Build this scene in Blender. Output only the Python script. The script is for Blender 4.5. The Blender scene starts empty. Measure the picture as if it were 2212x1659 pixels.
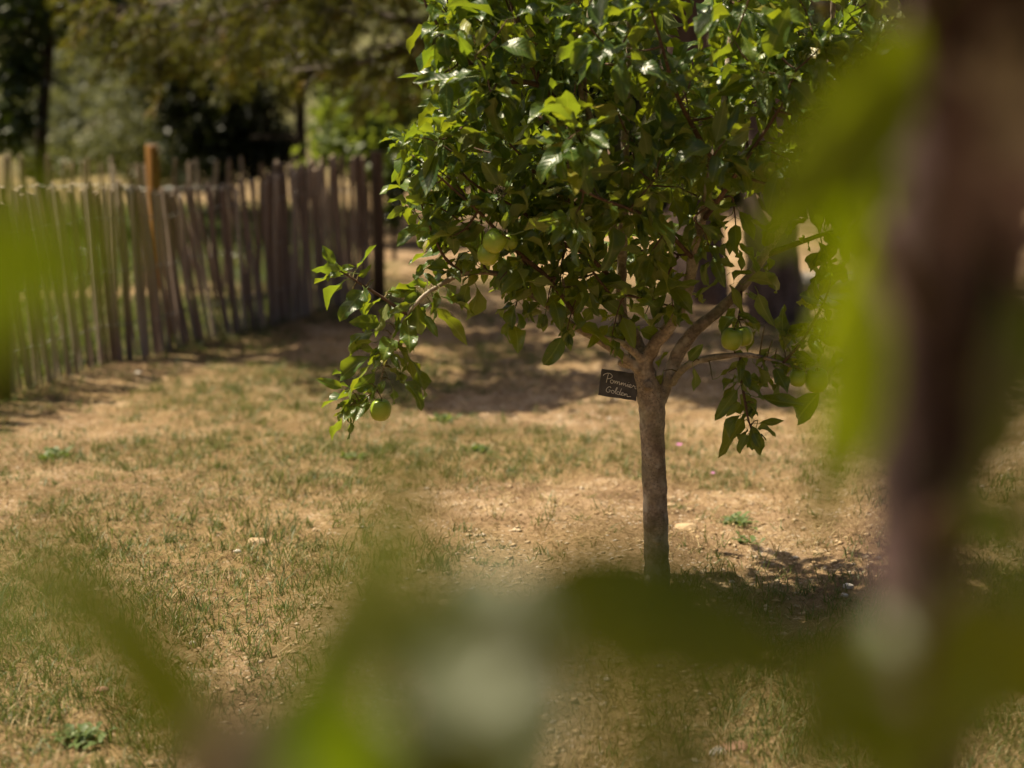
import bpy, math, random
import numpy as np
from mathutils import Vector, Matrix
from mathutils.bvhtree import BVHTree

R = math.radians
scene = bpy.context.scene
COL = scene.collection

# ------------------------------------------------------------------ camera, light, exposure
CAM_H = 1.45
PITCH = 10.9
FOCAL_PX = 3456.0            # 50 mm on a 32 mm wide frame, in units of a 2212 px wide picture
cam_d = bpy.data.cameras.new('camera')
cam = bpy.data.objects.new('camera', cam_d)
COL.objects.link(cam)
cam.location = (0, 0, CAM_H)
cam.rotation_euler = (R(90 - PITCH), 0, 0)
cam_d.sensor_width = 32
cam_d.lens = 50
cam_d.clip_start = 0.05
cam_d.clip_end = 2000
cam_d.dof.use_dof = True
cam_d.dof.focus_distance = 4.36
cam_d.dof.aperture_fstop = 1.4
cam_d.dof.aperture_blades = 9
scene.camera = cam

SUN_EL, SUN_AZ = 61.0, -80.0          # azimuth from +Y towards +X: the sun stands to the left
world = bpy.data.worlds.new('World')
scene.world = world
world.use_nodes = True
wn = world.node_tree.nodes
wl = world.node_tree.links
bg = wn['Background']
sky = wn.new('ShaderNodeTexSky')
sky.sky_type = 'NISHITA'
sky.sun_disc = False
sky.sun_elevation = R(SUN_EL)
sky.sun_rotation = R(SUN_AZ)
sky.air_density = 0.8
sky.dust_density = 6.0
sky.ozone_density = 0.6
wl.new(sky.outputs[0], bg.inputs[0])
bg.inputs[1].default_value = 0.05

sun_d = bpy.data.lights.new('sun', 'SUN')
sun_d.energy = 5.0
sun_d.angle = R(0.53)
sun_d.color = (1.0, 0.865, 0.63)
sun = bpy.data.objects.new('sun', sun_d)
COL.objects.link(sun)
to_sun = Vector((math.sin(R(SUN_AZ)) * math.cos(R(SUN_EL)), math.cos(R(SUN_AZ)) * math.cos(R(SUN_EL)), math.sin(R(SUN_EL))))
sun.location = to_sun * 30
sun.rotation_euler = to_sun.to_track_quat('Z', 'Y').to_euler()

scene.view_settings.view_transform = 'Standard'
scene.view_settings.look = 'None'
scene.view_settings.gamma = 1.0
scene.view_settings.use_curve_mapping = False
scene.view_settings.exposure = 0.82
scene.render.engine = 'CYCLES'
scene.cycles.use_denoising = True
scene.cycles.max_bounces = 8
scene.cycles.transparent_max_bounces = 8
scene.cycles.sample_clamp_indirect = 6.0

# ------------------------------------------------------------------ helpers
_cp, _sp = math.cos(R(PITCH)), math.sin(R(PITCH))


def P(u, v, Y):
    """point on the plane y = Y seen at (u, v) of a 2212 x 1659 view"""
    a = (u - 1106.0) / FOCAL_PX
    b = (829.5 - v) / FOCAL_PX
    d = Vector((a, _cp + b * _sp, -_sp + b * _cp))
    t = Y / d.y
    return Vector((d.x * t, Y, CAM_H + d.z * t))


def PG(u, v, z=0.0):
    """point of the level z seen at (u, v)"""
    a = (u - 1106.0) / FOCAL_PX
    b = (829.5 - v) / FOCAL_PX
    d = Vector((a, _cp + b * _sp, -_sp + b * _cp))
    t = (z - CAM_H) / d.z
    return Vector((d.x * t, d.y * t, z))


def to_px(p):
    x, y, z = p[0], p[1], p[2] - CAM_H
    dep = y * _cp - z * _sp
    upw = y * _sp + z * _cp
    return 1106 + FOCAL_PX * x / dep, 829.5 - FOCAL_PX * upw / dep, dep


class Noise:
    def __init__(self, seed, n=256):
        self.n = n
        self.g = np.random.RandomState(seed).rand(n, n)

    def base(self, x, y):
        n = self.n
        xi, yi = np.floor(x).astype(int), np.floor(y).astype(int)
        fx, fy = x - xi, y - yi
        fx, fy = fx * fx * (3 - 2 * fx), fy * fy * (3 - 2 * fy)
        x0, x1, y0, y1 = xi % n, (xi + 1) % n, yi % n, (yi + 1) % n
        g = self.g
        return (g[x0, y0] * (1 - fx) + g[x1, y0] * fx) * (1 - fy) + (g[x0, y1] * (1 - fx) + g[x1, y1] * fx) * fy

    def __call__(self, x, y, scale=1.0, octs=4):
        x, y = np.asarray(x, float) * scale, np.asarray(y, float) * scale
        s, a, t = 0, 1.0, 0
        for i in range(octs):
            s = s + a * self.base(x * 2 ** i + 17.3 * i, y * 2 ** i + 5.1 * i)
            t += a
            a *= 0.5
        return s / t


NG, NM = Noise(3), Noise(11)


def hgt(x, y):
    x, y = np.asarray(x, float), np.asarray(y, float)
    h = (NG(x, y, 0.9, 3) - 0.5) * 0.07 + (NG(x + 9, y, 7.0, 3) - 0.5) * 0.03 + (NM(x, y, 24.0, 2) - 0.5) * 0.014
    near = np.clip((y - 20) / 60.0, 0, 1)
    hill = near * near * (3 - 2 * near) * 15 + np.clip(y - 80, 0, 400) * 0.10
    return h + hill * (0.75 + 0.5 * NM(x, y, 0.012, 2))


def hz(x, y):
    return float(hgt(x, y))


def np_mesh(name, V, F, attrs=None, smooth=True):
    """V (n,3) ; F (m,3) or (m,4) array ; attrs {name: (kind, array)}"""
    me = bpy.data.meshes.new(name)
    V = np.asarray(V, np.float32)
    F = np.asarray(F, np.int32)
    k = F.shape[1]
    me.vertices.add(len(V))
    me.vertices.foreach_set('co', V.ravel())
    me.loops.add(F.size)
    me.loops.foreach_set('vertex_index', F.ravel())
    me.polygons.add(len(F))
    me.polygons.foreach_set('loop_start', np.arange(0, F.size, k, dtype=np.int32))
    try:
        me.polygons.foreach_set('loop_total', np.full(len(F), k, np.int32))
    except Exception:
        pass
    for an, (kind, arr) in (attrs or {}).items():
        at = me.attributes.new(an, kind, 'POINT')
        at.data.foreach_set('value' if kind == 'FLOAT' else 'vector', np.asarray(arr, np.float32).ravel())
    me.update(calc_edges=True)
    me.validate()
    if smooth:
        me.polygons.foreach_set('use_smooth', np.ones(len(me.polygons), bool))
    return me


class MB:
    """collects tubes, boxes and lathes (quads as tris)"""

    def __init__(self):
        self.v, self.f, self.tone = [], [], []

    def add(self, vs, fs, tone=0.5):
        o = len(self.v)
        self.v += [tuple(p) for p in vs]
        self.f += [tuple(i + o for i in q) for q in fs]
        self.tone += [tone] * len(vs)

    def tube(self, pts, rad, n=8, tone=0.5, cap=True, sub=1, wob=0.0, rng=None):
        pts = [Vector(p) for p in pts]
        if sub > 1:
            pts, rad = resample(pts, rad, sub)
        m = len(pts)
        vs, fs = [], []
        ref = None
        for i, p in enumerate(pts):
            t = (pts[min(i + 1, m - 1)] - pts[max(i - 1, 0)])
            if t.length < 1e-9:
                t = Vector((0, 0, 1))
            t.normalize()
            if ref is None:
                ref = Vector((0, 1, 0)) if abs(t.y) < 0.9 else Vector((1, 0, 0))
            x = (ref - t * ref.dot(t)).normalized()
            y = t.cross(x)
            ref = x
            for k in range(n):
                a = 2 * math.pi * k / n
                r = rad[i] * (1 + (rng.uniform(-wob, wob) if wob else 0))
                vs.append(p + x * (r * math.cos(a)) + y * (r * math.sin(a)))
        for i in range(m - 1):
            for k in range(n):
                k2 = (k + 1) % n
                fs.append((i * n + k, i * n + k2, (i + 1) * n + k2, (i + 1) * n + k))
        if cap:
            fs.append(tuple(range(n - 1, -1, -1)))
            fs.append(tuple((m - 1) * n + k for k in range(n)))
        self.add(vs, fs, tone)

    def mesh(self, name, smooth=True):
        me = bpy.data.meshes.new(name)
        me.from_pydata(self.v, [], self.f)
        at = me.attributes.new('tone', 'FLOAT', 'POINT')
        at.data.foreach_set('value', np.asarray(self.tone, np.float32))
        me.update()
        if smooth:
            me.polygons.foreach_set('use_smooth', np.ones(len(me.polygons), bool))
        return me


def resample(pts, rad, sub):
    out, ro = [], []
    m = len(pts)
    for i in range(m - 1):
        p0, p1, p2, p3 = pts[max(i - 1, 0)], pts[i], pts[i + 1], pts[min(i + 2, m - 1)]
        for s in range(sub):
            t = s / sub
            q = 0.5 * ((2 * p1) + (p2 - p0) * t + (2 * p0 - 5 * p1 + 4 * p2 - p3) * t * t + (3 * p1 - p0 - 3 * p2 + p3) * t ** 3)
            out.append(q)
            ro.append(rad[i] * (1 - t) + rad[i + 1] * t)
    out.append(pts[-1])
    ro.append(rad[-1])
    return out, ro


def obj(name, me, mat=None, parent=None, label=None, kind=None, mw=None):
    o = bpy.data.objects.new(name, me)
    COL.objects.link(o)
    if mat is not None and me is not None and len(me.materials) == 0:
        me.materials.append(mat)
    if mw is not None:
        o.matrix_world = mw
    if parent is not None:
        o.parent = parent
        o.matrix_parent_inverse = Matrix.Translation(-parent.location)
    if label:
        o['label'] = label
    if kind:
        o['kind'] = kind
    return o


def thing(name, label, cat, loc, group=None):
    o = bpy.data.objects.new(name, None)
    o.empty_display_size = 0.1
    COL.objects.link(o)
    o.location = loc
    o['label'] = label
    o['category'] = cat
    if group:
        o['group'] = group
    return o


def tag(o, label, cat, group=None):
    o['label'] = label
    o['category'] = cat
    if group:
        o['group'] = group
    return o


# ------------------------------------------------------------------ materials
def new_mat(name):
    m = bpy.data.materials.new(name)
    m.use_nodes = True
    nt = m.node_tree
    b = nt.nodes['Principled BSDF']
    return m, nt, b


def N(nt, kind, **kw):
    n = nt.nodes.new(kind)
    for k, val in kw.items():
        if k == 'inp':
            for i, vv in val.items():
                n.inputs[i].default_value = vv
        else:
            setattr(n, k, val)
    return n


def ramp(nt, fac, stops, interp='LINEAR'):
    r = nt.nodes.new('ShaderNodeValToRGB')
    r.color_ramp.interpolation = interp
    e = r.color_ramp.elements
    while len(e) < len(stops):
        e.new(0.5)
    for i, (p, c) in enumerate(stops):
        e[i].position = p
        e[i].color = (*c, 1) if len(c) == 3 else c
    nt.links.new(fac, r.inputs[0])
    return r.outputs[0]


def mixc(nt, fac, a, b, mode='MIX'):
    n = nt.nodes.new('ShaderNodeMix')
    n.data_type = 'RGBA'
    n.blend_type = mode
    for i, val in ((0, fac), (6, a), (7, b)):
        if hasattr(val, 'is_linked') or hasattr(val, 'links'):
            nt.links.new(val, n.inputs[i])
        else:
            n.inputs[i].default_value = (*val, 1) if isinstance(val, tuple) and len(val) == 3 else val
    return n.outputs[2]


def math_n(nt, op, a, b=None, clamp=False):
    n = nt.nodes.new('ShaderNodeMath')
    n.operation = op
    n.use_clamp = clamp
    for i, val in ((0, a), (1, b)):
        if val is None:
            continue
        if hasattr(val, 'links'):
            nt.links.new(val, n.inputs[i])
        else:
            n.inputs[i].default_value = val
    return n.outputs[0]


def tone_of(nt, src):
    if src == 'object':
        return N(nt, 'ShaderNodeObjectInfo').outputs['Random']
    return N(nt, 'ShaderNodeAttribute', attribute_name='tone').outputs['Fac']


def leaf_material(name, src, top, under, glow, rough=0.36, trans=0.42):
    """glossy leaf: darker upper side, pale underside, light coming through the blade"""
    m, nt, b = new_mat(name)
    L = nt.links.new
    tone = tone_of(nt, src)
    uv = N(nt, 'ShaderNodeAttribute', attribute_name='luv').outputs['Vector']
    sep = N(nt, 'ShaderNodeSeparateXYZ')
    L(uv, sep.inputs[0])
    ax = math_n(nt, 'ABSOLUTE', sep.outputs[0])
    col = ramp(nt, tone, top)
    geo = N(nt, 'ShaderNodeNewGeometry')
    noi = N(nt, 'ShaderNodeTexNoise', inp={'Scale': 60.0, 'Detail': 3.0})
    L(geo.outputs['Position'], noi.inputs['Vector'])
    col = mixc(nt, math_n(nt, 'MULTIPLY', noi.outputs[0], 0.5), col, (0.045, 0.085, 0.015), 'MIX')
    vo = N(nt, 'ShaderNodeTexVoronoi', inp={'Scale': 55.0})
    L(geo.outputs['Position'], vo.inputs['Vector'])
    spot = math_n(nt, 'MULTIPLY', math_n(nt, 'LESS_THAN', vo.outputs['Distance'], 0.12), 0.6)
    col = mixc(nt, spot, col, (0.16, 0.075, 0.02))
    rib = math_n(nt, 'LESS_THAN', ax, 0.07)
    vein_w = math_n(nt, 'SUBTRACT', math_n(nt, 'MULTIPLY', sep.outputs[1], 9.0), math_n(nt, 'MULTIPLY', ax, 2.2))
    vein = math_n(nt, 'PINGPONG', vein_w, 0.5)
    veinl = math_n(nt, 'LESS_THAN', vein, 0.06)
    ribs = math_n(nt, 'MAXIMUM', rib, math_n(nt, 'MULTIPLY', veinl, 0.35))
    col = mixc(nt, math_n(nt, 'MULTIPLY', ribs, 0.55), col, (0.22, 0.27, 0.07))
    colu = mixc(nt, tone, under, (under[0] * 1.35, under[1] * 1.15, under[2] * 0.8))
    colu = mixc(nt, math_n(nt, 'MULTIPLY', ribs, 0.5), colu, (0.34, 0.36, 0.13))
    base = mixc(nt, geo.outputs['Backfacing'], col, colu)
    L(base, b.inputs['Base Color'])
    rg = math_n(nt, 'ADD', math_n(nt, 'MULTIPLY', geo.outputs['Backfacing'], 0.3), math_n(nt, 'ADD', math_n(nt, 'MULTIPLY', noi.outputs[0], 0.14), rough - 0.07))
    L(rg, b.inputs['Roughness'])
    b.inputs['Specular IOR Level'].default_value = 0.55
    bump = N(nt, 'ShaderNodeBump', inp={'Strength': 0.35, 'Distance': 0.002})
    L(math_n(nt, 'ADD', vein, math_n(nt, 'MULTIPLY', noi.outputs[0], 0.5)), bump.inputs['Height'])
    L(bump.outputs[0], b.inputs['Normal'])
    tr = N(nt, 'ShaderNodeBsdfTranslucent')
    L(mixc(nt, tone, glow, (glow[0] * 1.3, glow[1] * 1.05, glow[2] * 0.7)), tr.inputs['Color'])
    mx = N(nt, 'ShaderNodeMixShader', inp={0: trans})
    L(b.outputs[0], mx.inputs[1])
    L(tr.outputs[0], mx.inputs[2])
    L(mx.outputs[0], nt.nodes['Material Output'].inputs['Surface'])
    return m


APPLE_TOP = [(0.0, (0.013, 0.036, 0.011)), (0.55, (0.032, 0.074, 0.019)), (0.84, (0.080, 0.138, 0.024)), (0.97, (0.19, 0.24, 0.024)), (1.0, (0.30, 0.22, 0.04))]
M_leaf_o = leaf_material('apple_leaf_single', 'object', APPLE_TOP, (0.125, 0.165, 0.058), (0.27, 0.39, 0.018), 0.36, 0.36)
M_leaf_n = leaf_material('near_leaf', 'object', [(0.0, (0.014, 0.034, 0.002)), (0.6, (0.026, 0.054, 0.002)), (1.0, (0.055, 0.10, 0.003))], (0.11, 0.14, 0.012), (0.215, 0.32, 0.0), 0.42, 0.48)
M_leaf_a = leaf_material('apple_leaf_mass', 'attr', APPLE_TOP, (0.125, 0.165, 0.058), (0.27, 0.39, 0.018), 0.36, 0.36)


def foliage_material(name, stops, glow, rough=0.5, trans=0.35):
    m, nt, b = new_mat(name)
    L = nt.links.new
    t = tone_of(nt, 'attr')
    L(ramp(nt, t, stops), b.inputs['Base Color'])
    b.inputs['Roughness'].default_value = rough
    b.inputs['Specular IOR Level'].default_value = 0.4
    tr = N(nt, 'ShaderNodeBsdfTranslucent', inp={'Color': (*glow, 1)})
    mx = N(nt, 'ShaderNodeMixShader', inp={0: trans})
    L(b.outputs[0], mx.inputs[1])
    L(tr.outputs[0], mx.inputs[2])
    L(mx.outputs[0], nt.nodes['Material Output'].inputs['Surface'])
    return m


M_oak = foliage_material('oak_foliage', [(0, (0.012, 0.022, 0.006)), (0.7, (0.034, 0.056, 0.011)), (1, (0.11, 0.135, 0.035))], (0.08, 0.11, 0.01), 0.42, 0.25)
M_holm = foliage_material('holm_foliage', [(0, (0.010, 0.016, 0.005)), (0.8, (0.024, 0.034, 0.009)), (1, (0.06, 0.07, 0.016))], (0.04, 0.055, 0.006), 0.5, 0.15)
M_olive = foliage_material('olive_foliage', [(0, (0.07, 0.085, 0.04)), (0.7, (0.12, 0.13, 0.065)), (1, (0.19, 0.18, 0.09))], (0.16, 0.17, 0.05), 0.5)
M_shrub = foliage_material('shrub_foliage', [(0, (0.05, 0.08, 0.018)), (0.6, (0.09, 0.13, 0.03)), (1, (0.17, 0.20, 0.05))], (0.32, 0.40, 0.04), 0.45, 0.4)
M_pine = foliage_material('pine_needles', [(0, (0.018, 0.030, 0.006)), (0.5, (0.055, 0.068, 0.010)), (0.85, (0.13, 0.128, 0.016)), (1, (0.26, 0.14, 0.022))], (0.28, 0.28, 0.02), 0.45, 0.3)
M_wood_far = foliage_material('wood_foliage', [(0, (0.03, 0.045, 0.016)), (1, (0.10, 0.12, 0.045))], (0.12, 0.14, 0.03), 0.6)


def bark_material(name, stops, scale=22.0, spot=None, bump_d=0.004, stretch=0.35, moss=None):
    m, nt, b = new_mat(name)
    L = nt.links.new
    geo = N(nt, 'ShaderNodeNewGeometry')
    mp = N(nt, 'ShaderNodeMapping', inp={'Scale': (1, 1, stretch)})
    L(geo.outputs['Position'], mp.inputs['Vector'])
    n1 = N(nt, 'ShaderNodeTexNoise', inp={'Scale': scale, 'Detail': 8.0, 'Roughness': 0.62})
    L(mp.outputs[0], n1.inputs['Vector'])
    col = ramp(nt, n1.outputs[0], stops)
    n2 = N(nt, 'ShaderNodeTexNoise', inp={'Scale': scale * 6, 'Detail': 4.0})
    L(geo.outputs['Position'], n2.inputs['Vector'])
    col = mixc(nt, 0.55, col, ramp(nt, n2.outputs[0], [(0.35, (0.25, 0.25, 0.25)), (0.65, (1, 1, 1))]), 'MULTIPLY')
    h = math_n(nt, 'ADD', n1.outputs[0], math_n(nt, 'MULTIPLY', n2.outputs[0], 0.35))
    if spot:
        vo = N(nt, 'ShaderNodeTexVoronoi', inp={'Scale': 110.0})
        mp2 = N(nt, 'ShaderNodeMapping', inp={'Scale': (1, 1, 1.6)})
        L(geo.outputs['Position'], mp2.inputs['Vector'])
        L(mp2.outputs[0], vo.inputs['Vector'])
        s = math_n(nt, 'LESS_THAN', vo.outputs['Distance'], 0.22)
        n3 = N(nt, 'ShaderNodeTexNoise', inp={'Scale': 14.0})
        L(geo.outputs['Position'], n3.inputs['Vector'])
        s = math_n(nt, 'MULTIPLY', s, math_n(nt, 'GREATER_THAN', n3.outputs[0], 0.5))
        col = mixc(nt, math_n(nt, 'MULTIPLY', s, 0.7), col, spot)
        h = math_n(nt, 'ADD', h, math_n(nt, 'MULTIPLY', s, 0.3))
    if spot:
        n5 = N(nt, 'ShaderNodeTexNoise', inp={'Scale': 17.0, 'Detail': 2.0})
        L(geo.outputs['Position'], n5.inputs['Vector'])
        col = mixc(nt, ramp(nt, n5.outputs[0], [(0.36, (0.6, 0.6, 0.6)), (0.46, (0, 0, 0))]), col, (0.11, 0.075, 0.05))
        col = mixc(nt, ramp(nt, n5.outputs[0], [(0.58, (0, 0, 0)), (0.66, (0.6, 0.6, 0.6))]), col, (0.55, 0.50, 0.42))
    if moss:
        n4 = N(nt, 'ShaderNodeTexNoise', inp={'Scale': 9.0, 'Detail': 4.0})
        L(geo.outputs['Position'], n4.inputs['Vector'])
        col = mixc(nt, math_n(nt, 'MULTIPLY', ramp(nt, n4.outputs[0], [(0.48, (0, 0, 0)), (0.62, (1, 1, 1))]), 0.45), col, moss)
    L(col, b.inputs['Base Color'])
    b.inputs['Roughness'].default_value = 0.85
    b.inputs['Specular IOR Level'].default_value = 0.25
    bp = N(nt, 'ShaderNodeBump', inp={'Strength': 0.8, 'Distance': bump_d})
    L(h, bp.inputs['Height'])
    L(bp.outputs[0], b.inputs['Normal'])
    return m


M_apple_bark = bark_material('apple_bark', [(0.3, (0.19, 0.145, 0.11)), (0.5, (0.36, 0.285, 0.22)), (0.7, (0.52, 0.44, 0.355))], 20, (0.06, 0.04, 0.028), 0.005, 0.7, (0.20, 0.19, 0.11))
M_twig = bark_material('apple_twig', [(0.3, (0.09, 0.05, 0.035)), (0.7, (0.17, 0.11, 0.075))], 60, None, 0.001)
M_shoot = bark_material('apple_shoot', [(0.3, (0.13, 0.11, 0.04)), (0.7, (0.22, 0.17, 0.07))], 80, None, 0.0005)
M_near_bark = bark_material('near_bark', [(0.35, (0.055, 0.034, 0.035)), (0.5, (0.16, 0.105, 0.108)), (0.62, (0.31, 0.215, 0.22))], 14, (0.06, 0.04, 0.03), 0.003, 0.6)
M_pine_bark = bark_material('pine_bark', [(0.3, (0.085, 0.057, 0.050)), (0.5, (0.18, 0.125, 0.108)), (0.7, (0.28, 0.21, 0.185))], 13, None, 0.03, 0.25)
M_dark_bark = bark_material('dark_bark', [(0.3, (0.03, 0.022, 0.015)), (0.7, (0.075, 0.055, 0.04))], 12, None, 0.02, 0.3)
M_grey_branch = bark_material('grey_branch', [(0.3, (0.15, 0.125, 0.11)), (0.7, (0.34, 0.29, 0.26))], 40, None, 0.003)


def picket_material(name, stops, orange):
    m, nt, b = new_mat(name)
    L = nt.links.new
    rnd = N(nt, 'ShaderNodeObjectInfo').outputs['Random']
    tc = N(nt, 'ShaderNodeTexCoord')
    mp = N(nt, 'ShaderNodeMapping', inp={'Scale': (40, 40, 2.2)})
    L(tc.outputs['Object'], mp.inputs['Vector'])
    ofs = N(nt, 'ShaderNodeCombineXYZ')
    L(math_n(nt, 'MULTIPLY', rnd, 50.0), ofs.inputs[2])
    L(ofs.outputs[0], mp.inputs['Location'])
    n1 = N(nt, 'ShaderNodeTexNoise', inp={'Scale': 1.6, 'Detail': 6.0, 'Roughness': 0.6})
    L(mp.outputs[0], n1.inputs['Vector'])
    col = ramp(nt, rnd, stops)
    col = mixc(nt, 0.8, col, ramp(nt, n1.outputs[0], [(0.3, (0.35, 0.3, 0.27)), (0.65, (1, 1, 1))]), 'MULTIPLY')
    L(mixc(nt, math_n(nt, 'MULTIPLY', ramp(nt, n1.outputs[0], [(0.6, (0, 0, 0)), (0.75, (1, 1, 1))]), 0.35), col, orange), b.inputs['Base Color'])
    b.inputs['Roughness'].default_value = 0.8
    b.inputs['Specular IOR Level'].default_value = 0.25
    bp = N(nt, 'ShaderNodeBump', inp={'Strength': 0.7, 'Distance': 0.003})
    L(n1.outputs[0], bp.inputs['Height'])
    L(bp.outputs[0], b.inputs['Normal'])
    return m


M_picket = picket_material('weathered_chestnut', [(0, (0.20, 0.135, 0.10)), (0.3, (0.33, 0.245, 0.205)), (0.7, (0.43, 0.345, 0.295)), (1, (0.55, 0.47, 0.41))], (0.30, 0.17, 0.075))
M_post = picket_material('fence_post_wood', [(0, (0.15, 0.10, 0.07)), (1, (0.20, 0.14, 0.10))], (0.26, 0.14, 0.06))
M_orange = picket_material('orange_post_wood', [(0, (0.33, 0.15, 0.04)), (1, (0.36, 0.17, 0.045))], (0.55, 0.25, 0.05))
M_endgrain = picket_material('sawn_end_wood', [(0, (0.52, 0.42, 0.33)), (1, (0.58, 0.48, 0.38))], (0.45, 0.3, 0.16))


def plain(name, col, rough=0.6, metal=0.0, noise=None, bump=0.0):
    m, nt, b = new_mat(name)
    b.inputs['Roughness'].default_value = rough
    b.inputs['Metallic'].default_value = metal
    if noise:
        geo = N(nt, 'ShaderNodeNewGeometry')
        n1 = N(nt, 'ShaderNodeTexNoise', inp={'Scale': noise[0], 'Detail': 5.0})
        nt.links.new(geo.outputs['Position'], n1.inputs['Vector'])
        nt.links.new(ramp(nt, n1.outputs[0], [(0.3, noise[1]), (0.7, col)]), b.inputs['Base Color'])
        if bump:
            bp = N(nt, 'ShaderNodeBump', inp={'Strength': 0.6, 'Distance': bump})
            nt.links.new(n1.outputs[0], bp.inputs['Height'])
            nt.links.new(bp.outputs[0], b.inputs['Normal'])
    else:
        b.inputs['Base Color'].default_value = (*col, 1)
    return m


M_wire = plain('galvanised_wire', (0.42, 0.42, 0.42), 0.45, 0.8)
M_slate = plain('slate', (0.095, 0.09, 0.096), 0.55, 0, (34, (0.026, 0.025, 0.029)), 0.0015)
M_chalk = plain('white_paint_pen', (0.80, 0.79, 0.77), 0.6)
M_stone_tan = plain('stone_tan', (0.50, 0.37, 0.23), 0.85, 0, (60, (0.36, 0.25, 0.14)), 0.004)
M_stone_white = plain('stone_white', (0.66, 0.62, 0.56), 0.8, 0, (60, (0.48, 0.44, 0.39)), 0.003)
M_stone_red = plain('stone_red', (0.36, 0.20, 0.14), 0.85, 0, (60, (0.25, 0.14, 0.09)), 0.003)
M_ledge = plain('ledge_stone', (0.46, 0.40, 0.35), 0.85, 0, (15, (0.28, 0.235, 0.20)), 0.01)
M_pink = plain('pink_petal', (0.62, 0.22, 0.52), 0.6)
M_red = plain('red_petal', (0.62, 0.07, 0.035), 0.55)
M_weed = foliage_material('weed_leaf', [(0, (0.06, 0.10, 0.03)), (1, (0.13, 0.18, 0.06))], (0.25, 0.34, 0.05), 0.5, 0.3)
M_straw = foliage_material('straw', [(0, (0.15, 0.09, 0.04)), (0.5, (0.33, 0.23, 0.105)), (1, (0.54, 0.42, 0.22))], (0.35, 0.26, 0.12), 0.6, 0.25)
M_grass = foliage_material('grass_blades', [(0, (0.045, 0.082, 0.020)), (0.55, (0.09, 0.130, 0.034)), (0.85, (0.19, 0.19, 0.055)), (1, (0.34, 0.28, 0.11))], (0.20, 0.25, 0.05), 0.5, 0.3)


def apple_material():
    m, nt, b = new_mat('apple_skin')
    L = nt.links.new
    tc = N(nt, 'ShaderNodeTexCoord')
    n1 = N(nt, 'ShaderNodeTexNoise', inp={'Scale': 14.0, 'Detail': 3.0})
    L(tc.outputs['Object'], n1.inputs['Vector'])
    col = ramp(nt, n1.outputs[0], [(0.3, (0.20, 0.30, 0.025)), (0.7, (0.31, 0.40, 0.035))])
    vo = N(nt, 'ShaderNodeTexVoronoi', inp={'Scale': 260.0})
    L(tc.outputs['Object'], vo.inputs['Vector'])
    col = mixc(nt, math_n(nt, 'MULTIPLY', math_n(nt, 'LESS_THAN', vo.outputs['Distance'], 0.18), 0.4), col, (0.5, 0.42, 0.12))
    sep = N(nt, 'ShaderNodeSeparateXYZ')
    L(tc.outputs['Object'], sep.inputs[0])
    low = math_n(nt, 'MULTIPLY', math_n(nt, 'MULTIPLY', sep.outputs[2], -22.0, True), 0.35, True)
    col = mixc(nt, low, col, (0.50, 0.30, 0.03))
    L(col, b.inputs['Base Color'])
    b.inputs['Roughness'].default_value = 0.38
    b.inputs['Subsurface Weight'].default_value = 0.15
    b.inputs['Subsurface Radius'].default_value = (0.006, 0.006, 0.002)
    return m


M_apple = apple_material()


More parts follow.
